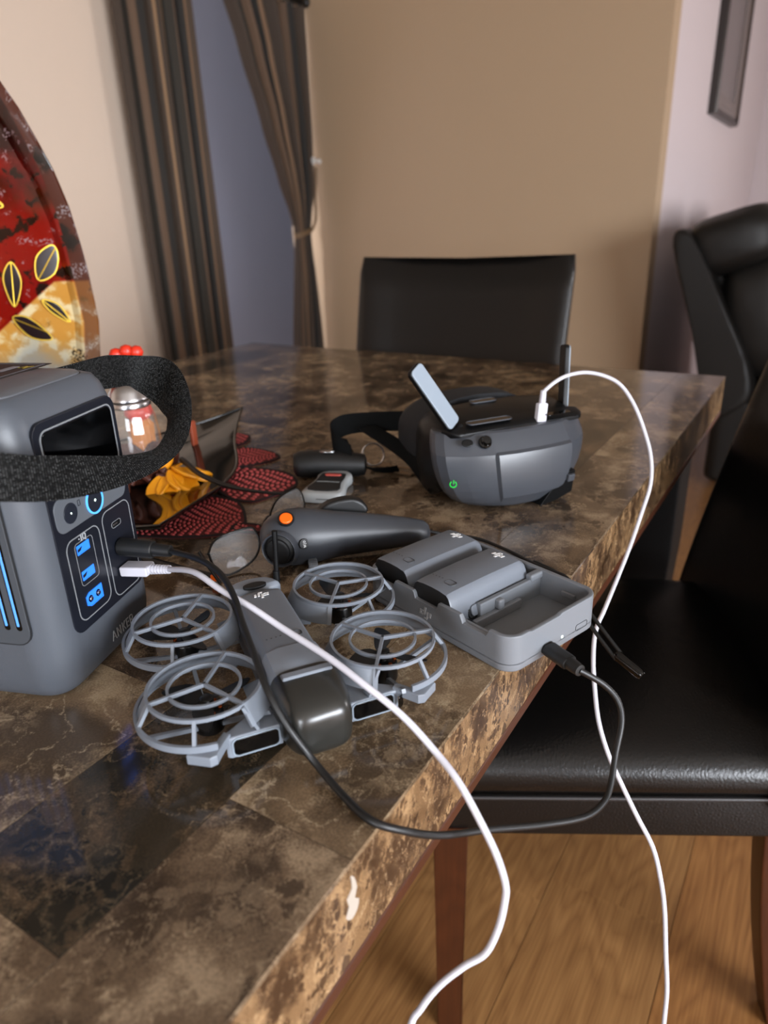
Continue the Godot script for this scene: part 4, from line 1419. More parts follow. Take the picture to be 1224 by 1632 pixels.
func guard(d: Node3D, c: Vector3, s: float, f: float) -> void:
	var Y := 0.036
	var R := 0.0325
	var ang := [147.0 * -s if s > 0 else 147.0, -80.0 if s < 0 else 80.0, 30.0 if s < 0 else -30.0]
	var m := MB.new()
	# bumper ring, a little lower and wider than the top ring
	var from: float = deg_to_rad(-2.0 if f > 0 else 24.0) * -s
	var to: float = deg_to_rad(218.0) * s
	m.arc_bar(V(c.x, 0.0235, c.z), 0.0400, from if s > 0 else -absf(from) * signf(-from), to, 0.0019, 0.0042, 40)
	# sloping duct skirt, left open towards the front corner
	var lo: float = deg_to_rad(30.0) if s < 0 else deg_to_rad(80.0)
	var hi: float = deg_to_rad(280.0) if s < 0 else deg_to_rad(330.0)
	m.arc_bar(V(c.x, 0.0298, c.z), R + 0.0003, lo, hi, 0.0011, 0.0105, 34, 0.0052)
	# short struts of the open side
	for k in 3:
		var a: float = [ang[1], (ang[1] * 0.45 + ang[2] * 0.55), ang[2]][k]
		m.bar(pol(c, a, R - 0.0002, Y), pol(c, a, 0.0395, 0.0247), 0.0020 if k == 1 else 0.0028, 0.0020)
	if f > 0:
		# web from the ring down to the front arm
		m.bar(pol(c, ang[2], R - 0.0005, Y), V(s * 0.0330, 0.0200, 0.0700), 0.0070, 0.0018)
	# motor carrier below
	for a in [ang[0] + 35.0, ang[1] + 15.0, ang[2] + 25.0]:
		m.bar(pol(c, a, 0.006, 0.0095), pol(c, a, 0.0392, 0.0225), 0.0024, 0.0026)
	# arm to the body
	m.bar(pol(c, -90.0 * s, 0.024, 0.017), pol(c, -90.0 * s, 0.040, 0.021), 0.016 if f > 0 else 0.013, 0.011)
	var g := part("propeller_guard", m.mesh(35), M.drone_grey, d)
	m = MB.new()
	m.arc_bar(V(c.x, Y, c.z), R, 0, TAU, 0.0017, 0.0024, 48)
	part("outer_ring", m.mesh(35), M.drone_grey, g)
	m = MB.new()
	m.arc_bar(V(c.x, Y, c.z), 0.0208, 0, TAU, 0.0015, 0.0022, 40)
	part("inner_ring", m.mesh(35), M.drone_grey, g)
	for k in 3:
		m = MB.new()
		m.bar(pol(c, ang[k], -0.0006, Y + 0.0002), pol(c, ang[k], R, Y + 0.0002), 0.0018, 0.0024)
		part("spoke", m.mesh(35), M.drone_grey, g)
	# motor and blades
	m = MB.new()
	m.xf = Transform3D(Basis(), c)
	m.lathe([Vector2(0.0085, 0.006), Vector2(0.009, 0.008), Vector2(0.009, 0.018), Vector2(0.0078, 0.0195), Vector2(0.003, 0.0205), Vector2(0.003, 0.024)], 20)
	var mo := part("motor", m.mesh(40), M.propeller_black, d)
	for k in 6:
		m = MB.new()
		m.xf = Transform3D(Basis(), pol(c, k * 60.0 + 15.0, 0.0072, 0.0195))
		m.lathe([Vector2(0.0, 0.0), Vector2(0.0013, 0.0003), Vector2(0.0013, 0.0012), Vector2(0.0, 0.0016)], 8, false)
		part("winding", m.mesh(60), M.copper, mo)
	m = MB.new()
	var rot: float = [20.0, 75.0, 48.0, 100.0][(0 if s < 0 else 1) + (0 if f > 0 else 2)]
	for k in 3:
		var rows := []
		for i in 9:
			var t := i / 8.0
			var r := lerpf(0.003, 0.0295, t)
			var chord := (0.004 + 0.0085 * sin(PI * pow(t, 0.7))) * (1.0 if t < 0.99 else 0.5)
			var tw := lerpf(0.5, 0.15, t)
			var row := PackedVector3Array()
			for q in [[-0.5, 1], [0.5, 1], [0.5, -1], [-0.5, -1]]:
				var off: float = q[0] * chord + 0.002 * sin(PI * t)
				row.append(V(r, off * sin(tw) + q[1] * 0.0004, off * cos(tw)))
			rows.append(row)
		m.xf = Transform3D(Basis(V(0, 1, 0), deg_to_rad(rot + k * 120.0)), V(c.x, 0.0255, c.z))
		m.grid(rows, true)
		m.fan(rows[-1])
	m.xf = Transform3D(Basis(), V(c.x, 0.0, c.z))
	m.lathe([Vector2(0.0042, 0.0235), Vector2(0.0042, 0.0268), Vector2(0.003, 0.0278)], 14)
	part("propeller", m.mesh(45), M.propeller_black, d)


# ---------------------------------------------------------------- controller, goggles, keys, glasses
func build_controller() -> void:
	var c := thing("motion_controller", "dark grey one-hand motion controller with an orange button, lying behind the drone", "controller", V(-0.376, T, -0.438), 44.0)
	var m := MB.new()
	var rows := []
	for q in [[-0.0258, 0.003, 0.026], [-0.0245, 0.0095, 0.0258], [-0.0215, 0.0150, 0.0256], [-0.0165, 0.0195, 0.0256], [-0.009, 0.0232, 0.0256], [0.0, 0.0253, 0.0256], [0.010, 0.0255, 0.0256], [0.020, 0.0245, 0.0252], [0.030, 0.0227, 0.0245], [0.042, 0.0208, 0.0236], [0.056, 0.0193, 0.0226], [0.072, 0.0176, 0.0212], [0.088, 0.0158, 0.0196], [0.104, 0.0138, 0.0178], [0.116, 0.0120, 0.0162], [0.1225, 0.0104, 0.0154], [0.1262, 0.0075, 0.015], [0.1275, 0.003, 0.0148]]:
		var r := PackedVector3Array()
		for k in 28:
			var t := TAU * k / 28
			r.append(V(q[0], q[2] + sin(t) * q[1], cos(t) * q[1] * 0.96))
		rows.append(r)
	m.grid(rows, true)
	m.fan(rows[0], true)
	m.fan(rows[-1])
	part("body", m.mesh(60), M.controller_grey, c)
	var n := V(-0.02, 0.84, 0.52)
	var ob := part("lock_button", slab_mesh(MB.circle(0.0056, 28), 0.0, 0.0030, 0.0012, 4), M.orange, c, face_xf(V(-0.0025, 0.0476, 0.0118), n))
	lbl(ob, "round orange button")
	m = MB.new()
	m.arc_bar(Vector3.ZERO, 0.0066, 0, TAU, 0.0012, 0.002, 28)
	part("button_collar", m.mesh(), M.rubber_black, c, face_xf(V(-0.0025, 0.0482, 0.0122), n))
	n = V(-0.45, 0.02, 0.89)
	m = MB.new()
	m.lathe([Vector2(0.0165, -0.0045), Vector2(0.0160, 0.0005), Vector2(0.0150, 0.0020), Vector2(0.0138, 0.001), Vector2(0.0134, -0.001)], 30, false)
	var jr := part("stick_collar", m.mesh(60), M.controller_grey, c, face_xf(V(-0.0112, 0.0246, 0.0222), n))
	m = MB.new()
	m.lathe([Vector2(0.0134, -0.0015), Vector2(0.0132, 0.0), Vector2(0.0108, 0.0012), Vector2(0.0104, 0.0032), Vector2(0.0084, 0.0040), Vector2(0.0, 0.0030)], 26)
	part("thumb_stick", m.mesh(50), M.rubber_black, c, face_xf(V(-0.0112, 0.0246, 0.0222), n))
	n = V(0.33, 0.14, 0.93)
	var mb := part("mode_button", slab_mesh(MB.circle(0.0047, 24), -0.001, 0.0016, 0.0006), M.rubber_black, c, face_xf(V(0.0100, 0.0285, 0.0234), n))
	var tx := part("button_lettering", text_mesh("M|O", 0.0021, 0.0003), M.logo_white, mb, Transform3D(Basis(V(0, 0, -1), V(-1, 0, 0), V(0, 1, 0)), V(0.0, 0.0017, 0)))
	lbl(tx, "tiny white M and O marks on the black button")
	m = MB.new()
	for k in 20:
		var t := TAU * k / 20
		m.bar(V(sin(t) * 0.0052, -0.0035, cos(t) * 0.0052), V(sin(t) * 0.0052, 0.0035, cos(t) * 0.0052), 0.0009, 0.0009, V(sin(t), 0, cos(t)))
	m.lathe([Vector2(0.0048, -0.004), Vector2(0.0048, 0.004)], 20)
	part("dial", m.mesh(30), M.button_grey, c, Transform3D(Basis(V(0, 0, 1), PI / 2), V(0.0165, 0.0065, 0.0215)))
	m = MB.new()
	var fin := flat_outline([Vector2(0.022, -0.030), Vector2(0.034, -0.045), Vector2(0.052, -0.0495), Vector2(0.066, -0.047), Vector2(0.074, -0.036), Vector2(0.060, -0.024), Vector2(0.036, -0.022)], 5)
	m.slab(fin, -0.006, 0.006, 0.0025, 3)
	part("trigger", m.mesh(45), M.rubber_black, c, face_xf(V(0, 0, -0.0205), V(0, 0, 1)))
	# wrist cord running behind the hub and out over the table edge
	var cord := [V(-0.2855, 0.775, -0.5265), V(-0.275, 0.766, -0.545), V(-0.250, 0.763, -0.556), V(-0.215, 0.763, -0.545), V(-0.186, 0.763, -0.531), V(-0.166, 0.7633, -0.5235), V(-0.151, 0.7628, -0.518), V(-0.133, 0.750, -0.506), V(-0.120, 0.741, -0.499), V(-0.096, 0.725, -0.487)]
	m = MB.new()
	m.tube(curve(to_local_pts(cord, c), 5), 0.0016, 8)
	var second := [V(-0.186, 0.763, -0.5345), V(-0.166, 0.7628, -0.526), V(-0.150, 0.7600, -0.517), V(-0.131, 0.743, -0.502), V(-0.118, 0.734, -0.493), V(-0.099, 0.722, -0.483)]
	m.tube(curve(to_local_pts(second, c), 5), 0.0016, 8)
	part("wrist_cord", m.mesh(60), M.rubber_black, c)
	m = MB.new()
	var sl := to_local_pts([V(-0.100, 0.7245, -0.4865), V(-0.098, 0.7237, -0.4855), V(-0.080, 0.7165, -0.4805), V(-0.078, 0.7155, -0.480)], c)
	m.tube(sl, [0.0030, 0.0042, 0.0042, 0.0032], 12)
	part("cord_sleeve", m.mesh(50), M.screen_black, c)


func build_goggles() -> void:
	var g := thing("video_goggles", "large dark grey video goggles with two raised antennas and a headband", "goggles", V(-0.255, T, -0.639), 56.0)
	var cx := 0.026
	# visor shell: horizontal sections [y, half width, front z, how square]
	var m := MB.new()
	var rows := []
	# each section: y, width factor, shift of the front
	var secs := [[0.0, 0.44, -0.016], [0.0015, 0.54, -0.010], [0.005, 0.66, -0.0045], [0.010, 0.755, -0.001], [0.017, 0.83, 0.002], [0.026, 0.895, 0.0040], [0.036, 0.945, 0.0050], [0.047, 0.98, 0.0050], [0.058, 1.0, 0.0040], [0.0635, 1.0, 0.0030], [0.0655, 0.998, 0.0012], [0.072, 0.985, -0.0030], [0.078, 0.965, -0.0070], [0.0820, 0.945, -0.0105], [0.0835, 0.925, -0.0135]]
	var cols := [[-0.088, -0.046], [-0.0935, -0.040], [-0.0945, -0.034], [-0.0935, -0.028], [-0.088, -0.019], [-0.073, -0.0095], [-0.056, -0.0030], [-0.0435, 0.0006], [-0.0410, 0.0014], [-0.022, 0.0042], [0.004, 0.0052], [0.028, 0.0040], [0.0465, 0.0016], [0.0490, 0.0006], [0.066, -0.0085], [0.080, -0.020], [0.0905, -0.034], [0.0940, -0.048], [0.0925, -0.056], [0.087, -0.060]]
	for q in secs:
		var r := PackedVector3Array()
		var facet: float = smoothstep(0.008, 0.020, q[0]) * (1.0 - smoothstep(0.0630, 0.0655, q[0]))
		for k in cols.size():
			var c = cols[k]
			var push := 0.0030 * facet if k >= 8 and k <= 12 else 0.0
			r.append(V(cx + c[0] * q[1], q[0], c[1] + q[2] * clampf(1.0 + c[1] * 6.0, 0.2, 1.0) + push))
		rows.append(r)
	m.grid(rows, true)
	m.fan(rows[0], true)
	m.fan(rows[-1])
	part("visor", m.mesh(17), M.goggle_grey, g)
	# black deck and rear shell
	m = MB.new()
	rows = []
	# [z, half width, top, bottom]: in front only a thin deck above the visor, behind it the full shell
	for q in [[-0.0145, 0.071, 0.0840, 0.0800], [-0.0165, 0.075, 0.0860, 0.0795], [-0.0220, 0.080, 0.0885, 0.0780], [-0.0330, 0.0840, 0.0905, 0.0760], [-0.0345, 0.0850, 0.0908, 0.0260], [-0.045, 0.087, 0.0935, 0.0160], [-0.065, 0.088, 0.0965, 0.0060], [-0.085, 0.084, 0.0955, 0.0050], [-0.100, 0.079, 0.089, 0.008], [-0.106, 0.074, 0.080, 0.012]]:
		var r := PackedVector3Array()
		for p in [[-0.90, 0.0], [-0.985, 0.12], [-1.0, 0.45], [-0.99, 0.72], [-0.95, 0.86], [-0.84, 0.955], [-0.6, 0.985], [-0.3, 1.0], [0.0, 1.0], [0.3, 1.0], [0.6, 0.985], [0.84, 0.955], [0.95, 0.86], [0.99, 0.72], [1.0, 0.45], [0.985, 0.12], [0.90, 0.0]]:
			r.append(V(cx + p[0] * q[1], lerpf(q[3], q[2], p[1]), q[0]))
		rows.append(r)
	m.grid(rows, true)
	m.fan(rows[0], true)
	m.fan(rows[-1])
	part("deck", m.mesh(45), M.goggle_black, g)
	# face padding behind
	m = MB.new()
	rows = []
	for q in [[-0.100, 0.076, 1.0], [-0.125, 0.078, 1.01], [-0.145, 0.077, 1.02], [-0.155, 0.074, 1.0], [-0.158, 0.066, 0.93]]:
		var r := PackedVector3Array()
		for k in 40:
			var t := TAU * k / 40
			var px := signf(cos(t)) * pow(absf(cos(t)), 0.6)
			var py := signf(sin(t)) * pow(absf(sin(t)), 0.55)
			var brow := 0.010 * (1.0 - px * px) * maxf(py, 0.0)
			r.append(V(cx + px * q[1], 0.048 + py * 0.041 * q[2] + brow, q[0] + 0.016 * (1.0 - px * px) * (1.0 if q[0] < -0.12 else 0.0)))
		rows.append(r)
	m.grid(rows, true)
	m.fan(rows[0], true)
	m.fan(rows[-1])
	part("face_padding", m.mesh(50), M.goggle_foam, g)
	# slots on the deck
	for q in [[cx - 0.034, 0.0905, -0.024, 0.050], [cx - 0.01, 0.0975, -0.075, 0.03]]:
		m = MB.new()
		m.slab(rr(0.0, 0.0, q[3], 0.009, 0.004), -0.0006, 0.0008, 0.0004)
		var so := part("deck_slot", m.mesh(), M.screen_black, g, Transform3D(Basis(V(1, 0, 0), 0.06), V(q[0], q[1], q[2])))
		part("slot_rim", line_mesh(rr(0.0, 0.0, q[3] + 0.002, 0.011, 0.005), 0.0008, 0.0, 0.0012), M.goggle_grey, so)
	# buttons on the bevel
	part("side_button", slab_mesh(MB.circle(0.0058, 24, 0, 0, 0.0042), 0.0, 0.0018, 0.0008), M.goggle_black, g, face_xf(V(-0.043, 0.0765, -0.0075), V(-0.22, 0.62, 0.75)))
	m = MB.new()
	m.lathe([Vector2(0.0068, 0.0), Vector2(0.0064, 0.0016), Vector2(0.0046, 0.0022), Vector2(0.0046, 0.0045), Vector2(0.0052, 0.0055), Vector2(0.0040, 0.0072), Vector2(0.0, 0.0074)], 22)
	part("joystick", m.mesh(45), M.screen_black, g, face_xf(V(-0.0245, 0.0755, -0.0045), V(-0.15, 0.62, 0.77)))
	# power mark: green ring and tick
	var pw := Node3D.new()
	pw.name = "power_light"
	pw.transform = face_xf(V(-0.0598, 0.0380, -0.0050), V(-0.52, 0.0, 0.85))
	g.add_child(pw, true)
	m = MB.new()
	m.arc_bar(V(0, 0.0002, 0), 0.0032, deg_to_rad(215), deg_to_rad(505), 0.0009, 0.0006, 24)
	part("ring_mark", m.mesh(), M.led_green, pw)
	m = MB.new()
	m.rbox(V(0.0004, 0.0002, -0.0022), V(0.0009, 0.0006, 0.0042), 0.0001)
	part("tick_mark", m.mesh(), M.led_green, pw)
	# dark sensor bay at the lower right of the visor
	m = MB.new()
	m.slab(PackedVector2Array([Vector2(0.061, -0.034), Vector2(0.079, -0.0335), Vector2(0.080, -0.008), Vector2(0.060, -0.002), Vector2(0.038, 0.001), Vector2(0.050, -0.016)]), -0.012, 0.0008, 0.0005)
	var bay := part("sensor_bay", m.mesh(), M.goggle_black, g, face_xf(V(0, 0, 0.0090), V(0.10, -0.18, 1)))
	m = MB.new()
	m.rbox(V(0.0715, 0.003, -0.0275), V(0.009, 0.004, 0.008), 0.001)
	part("camera_window", m.mesh(), M.goggle_grey, bay)
	part("socket", slab_mesh(rr(cx + 0.042, -0.013, 0.03, 0.008, 0.003), 0.0, 0.0008, 0.0004), M.screen_black, g, Transform3D(Basis(V(1, 0, 0), 0.12), V(0, 0.0890, 0.0)))
	# antennas
	antenna(g, V(-0.046, 0.090, -0.028), V(-0.086, 0.151, -0.036), V(0.35, 0.25, 0.95))
	antenna(g, V(0.104, 0.080, -0.050), V(0.112, 0.150, -0.062), V(0.9, 0.0, 0.35))
	# headband: folded strap at the left and a diagonal side arm
	ribbon("headband", [V(0.0, 0.078, -0.150), V(-0.0267, 0.072, -0.170), V(-0.060, 0.071, -0.190), V(-0.095, 0.069, -0.205), V(-0.113, 0.062, -0.203), V(-0.112, 0.052, -0.190), V(-0.100, 0.040, -0.175)], [V(0.0, 0.052, -0.150), V(-0.0267, 0.048, -0.168), V(-0.060, 0.048, -0.186), V(-0.093, 0.045, -0.200), V(-0.113, 0.036, -0.198), V(-0.113, 0.026, -0.185), V(-0.100, 0.014, -0.170)], 0.002, M.strap_black, g)
	ribbon("headband", [V(-0.1115, 0.046, -0.196), V(-0.108, 0.030, -0.188), V(-0.098, 0.018, -0.172), V(-0.075, 0.012, -0.160), V(-0.05, 0.012, -0.155)], [V(-0.095, 0.040, -0.200), V(-0.090, 0.026, -0.196), V(-0.082, 0.010, -0.180), V(-0.066, 0.0025, -0.168), V(-0.045, 0.002, -0.160)], 0.002, M.strap_black, g)
	ribbon("side_arm", [V(-0.086, 0.055, -0.182), V(-0.068, 0.040, -0.150), V(-0.058, 0.028, -0.115), V(-0.057, 0.016, -0.080), V(-0.056, 0.010, -0.060)], [V(-0.064, 0.056, -0.184), V(-0.050, 0.046, -0.150), V(-0.046, 0.040, -0.115), V(-0.054, 0.034, -0.080), V(-0.058, 0.030, -0.060)], 0.003, M.strap_black, g)


func antenna(g: Node3D, a: Vector3, b: Vector3, face: Vector3) -> void:
	var y := (b - a).normalized()
	var z := (face - y * face.dot(y)).normalized()
	var B := Basis(y.cross(z), y, z)
	var len := a.distance_to(b)
	var pl := MB.rrect(0.020, len, 0.005, 5, 0, 0)
	var m := MB.new()
	m.slab(pl, -0.0035, 0.0015, 0.001, 3)
	var X := Transform3D(Basis(B.x, B.z, -B.y), (a + b) / 2)
	var an := part("antenna", m.mesh(45), M.goggle_black, g, X)
	part("antenna_face", slab_mesh(MB.rrect(0.0185, len - 0.0015, 0.0045, 5), 0.001, 0.0030, 0.001, 3), M.antenna_face, an)
	m = MB.new()
	m.tube([a - y * 0.006 + B.x * 0.006, a - y * 0.006 - B.x * 0.006], 0.0045, 12)
	part("antenna_hinge", m.mesh(45), M.goggle_black, g)


func build_keys() -> void:
	var k := thing("key_ring", "keys with a grey remote fob and a black torch fob beside the goggles", "keys", V(-0.452, T, -0.602), 20.4)
	var m := MB.new()
	var plan := flat_outline([Vector2(-0.021, 0.036), Vector2(0.0, 0.0385), Vector2(0.021, 0.036), Vector2(0.0235, 0.022), Vector2(0.021, 0.004), Vector2(0.0190, -0.012), Vector2(0.0205, -0.028), Vector2(0.013, -0.040), Vector2(0.0, -0.043), Vector2(-0.013, -0.040), Vector2(-0.0205, -0.028), Vector2(-0.0190, -0.012), Vector2(-0.021, 0.004), Vector2(-0.0235, 0.022)], 4)
	m.loft(plan, [Vector2(0.004, 0.0), Vector2(0.001, 0.001), Vector2(0.0, 0.004), Vector2(0.0004, 0.0055), Vector2(0.0, 0.007), Vector2(0.001, 0.0105), Vector2(0.003, 0.0118), Vector2(0.006, 0.0124)])
	var fob := part("remote_fob", m.mesh(50), M.fob_grey, k)
	part("key_pad", slab_mesh(flat_outline([Vector2(-0.0165, 0.028), Vector2(0.0165, 0.028), Vector2(0.0150, 0.004), Vector2(0.0145, -0.020), Vector2(0.010, -0.026), Vector2(-0.010, -0.026), Vector2(-0.0145, -0.020), Vector2(-0.0150, 0.004)], 3), 0.011, 0.0135, 0.0005), M.pocket_dark, fob)
	var rb := part("panic_button", slab_mesh(rr(0.0, -0.0185, 0.019, 0.0062, 0.003), 0.013, 0.0145, 0.0005), M.fob_red, fob)
	lbl(rb, "dull red oval button")
	part("pad_groove", slab_mesh(rr(0.0, 0.004, 0.026, 0.0008, 0.0002), 0.0133, 0.0138, 0.0001, 1), M.fob_grey, fob)
	m = MB.new()
	m.rbox(V(0.004, 0.0056, 0.0372), V(0.018, 0.0016, 0.002), 0.0003)
	part("case_slot", m.mesh(), M.pocket_dark, fob)
	# torch fob, lying behind
	m = MB.new()
	var pts := to_local_pts([V(-0.518, 0.7755, -0.622), V(-0.516, 0.7755, -0.6235), V(-0.510, 0.7765, -0.627), V(-0.490, 0.7770, -0.6385), V(-0.470, 0.7760, -0.650), V(-0.452, 0.7745, -0.6605), V(-0.445, 0.774, -0.665), V(-0.443, 0.774, -0.666)], k)
	m.tube(pts, [0.008, 0.0135, 0.0158, 0.0165, 0.0158, 0.0140, 0.0125, 0.007], 20)
	var tf := part("torch_fob", m.mesh(50), M.rubber_black, k)
	var at: Vector3 = to_local_pts([V(-0.480, 0.7930, -0.640)], k)[0]
	part("emblem", slab_mesh(MB.circle(0.0095, 24, 0, 0, 0.0045), -0.001, 0.0006, 0.0003), M.steel, tf, Transform3D(Basis(V(0, 1, 0), 0.2), at))
	m = MB.new()
	for w in [[0.0, 0.0], [0.0015, 0.0006]]:
		var loop := []
		for i in 33:
			var t := TAU * i / 32
			loop.append(V(0.0135 * cos(t) + w[1], 0.0, 0.0135 * sin(t)) + V(0, w[0], 0))
		m.tube(loop, 0.0009, 6, false)
	at = to_local_pts([V(-0.448, 0.7795, -0.688)], k)[0]
	part("split_ring", m.mesh(60), M.steel, k, Transform3D(Basis(V(0, 1, 0), 0.5) * Basis(V(1, 0, 0), 1.1), at))
	for q in [[V(-0.444, 0.7625, -0.690), V(-0.395, 0.7618, -0.690)], [V(-0.440, 0.7645, -0.697), V(-0.392, 0.7640, -0.702)]]:
		var p := to_local_pts(q, k)
		m = MB.new()
		m.bar(p[0], p[1], 0.0075, 0.0018)
		m.bar(p[0] - (p[1] - p[0]) * 0.12, p[0] + (p[1] - p[0]) * 0.15, 0.017, 0.0020)
		part("key", m.mesh(), M.bead_gold, k)


func build_glasses() -> void:
	var e := thing("eyeglasses", "thin wire-rimmed eyeglasses with dark temples standing between drone and placemat", "eyeglasses", V(-0.418, T, -0.44))
	var l1 := [V(-0.416, 0.786, -0.379), V(-0.423, 0.7905, -0.397), V(-0.412, 0.7925, -0.425), V(-0.405, 0.788, -0.4275), V(-0.401, 0.776, -0.425), V(-0.402, 0.766, -0.414), V(-0.409, 0.7615, -0.392), V(-0.415, 0.770, -0.3835)]
	var l2 := [V(-0.428, 0.768, -0.4700), V(-0.432, 0.782, -0.478), V(-0.437, 0.7905, -0.497), V(-0.4345, 0.7935, -0.519), V(-0.428, 0.7905, -0.522), V(-0.421, 0.776, -0.517), V(-0.417, 0.765, -0.500), V(-0.421, 0.762, -0.480)]
	for l in [l1, l2]:
		var lp := curve(rel(l + [l[0]], e.position), 5)
		lp.pop_back()
		var mid := Vector3.ZERO
		for p in lp:
			mid += p
		mid /= lp.size()
		var nrm := Vector3.ZERO
		for i in lp.size():
			nrm += (lp[i] - mid).cross(lp[(i + 1) % lp.size()] - mid)
		nrm = nrm.normalized()
		var m := MB.new()
		var a := PackedVector3Array()
		var b := PackedVector3Array()
		var ca := PackedVector3Array()
		var cb := PackedVector3Array()
		for p in lp:
			a.append(p + nrm * 0.0008)
			b.append(p - nrm * 0.0008)
			ca.append(mid.lerp(p, 0.5) + nrm * 0.0012)
			cb.append(mid.lerp(p, 0.5) - nrm * 0.0004)
		m.grid([b, a, ca], true)
		m.fan(ca)
		m.grid([cb, b], true)
		m.fan(cb, true)
		part("lens", m.mesh(60), M.lens_glass, e)
		m = MB.new()
		m.tube(lp + [lp[0]], 0.0011, 6, false)
		part("rim", m.mesh(60), M.wire_dark, e)
	var m := MB.new()
	m.tube(curve(rel([V(-0.4025, 0.783, -0.4275), V(-0.408, 0.790, -0.440), V(-0.416, 0.791, -0.456), V(-0.427, 0.783, -0.4715)], e.position)), 0.0009, 6)
	part("bridge", m.mesh(60), M.wire_dark, e)
	for q in [[V(-0.404, 0.778, -0.431), V(-0.409, 0.773, -0.434)], [V(-0.424, 0.776, -0.467), V(-0.430, 0.771, -0.464)]]:
		var p := rel(q, e.position)
		m = MB.new()
		m.tube([p[0], p[0].lerp(p[1], 0.3), p[0].lerp(p[1], 0.7), p[1]], [0.0012, 0.0030, 0.0030, 0.0012], 10)
		part("nose_pad", m.mesh(60), M.lens_glass, e)
	# temples
	m = MB.new()
	var t2 := curve(rel([V(-0.437, 0.7905, -0.5185), V(-0.445, 0.790, -0.511), V(-0.488, 0.787, -0.5095), V(-0.526, 0.786, -0.513), V(-0.566, 0.789, -0.520), V(-0.600, 0.793, -0.533), V(-0.613, 0.794, -0.538)], e.position), 5)
	var rad := []
	for i in t2.size():
		rad.append(lerpf(0.0016, 0.0034, smoothstep(0.1, 0.9, float(i) / t2.size())))
	m.tube(t2, rad, 8)
	part("temple", m.mesh(60), M.rubber_black, e)
	m = MB.new()
	m.tube(curve(rel([V(-0.422, 0.788, -0.3745), V(-0.412, 0.777, -0.3735), V(-0.400, 0.7645, -0.373)], e.position)), 0.0015, 8)
	part("end_piece", m.mesh(60), M.wire_dark, e)
	m = MB.new()
	m.tube(curve(rel([V(-0.413, 0.7655, -0.3775), V(-0.448, 0.765, -0.3765), V(-0.499, 0.7645, -0.376), V(-0.545, 0.7635, -0.378)], e.position), 5), 0.0030, 8)
	part("temple", m.mesh(60), M.rubber_black, e)
	m = MB.new()
	m.rbox(V(-0.4095, 0.7660, -0.3765) - e.position, V(0.006, 0.005, 0.005), 0.0005)
	lbl(part("temple_mark", m.mesh(), M.orange, e), "small orange block at the temple end")


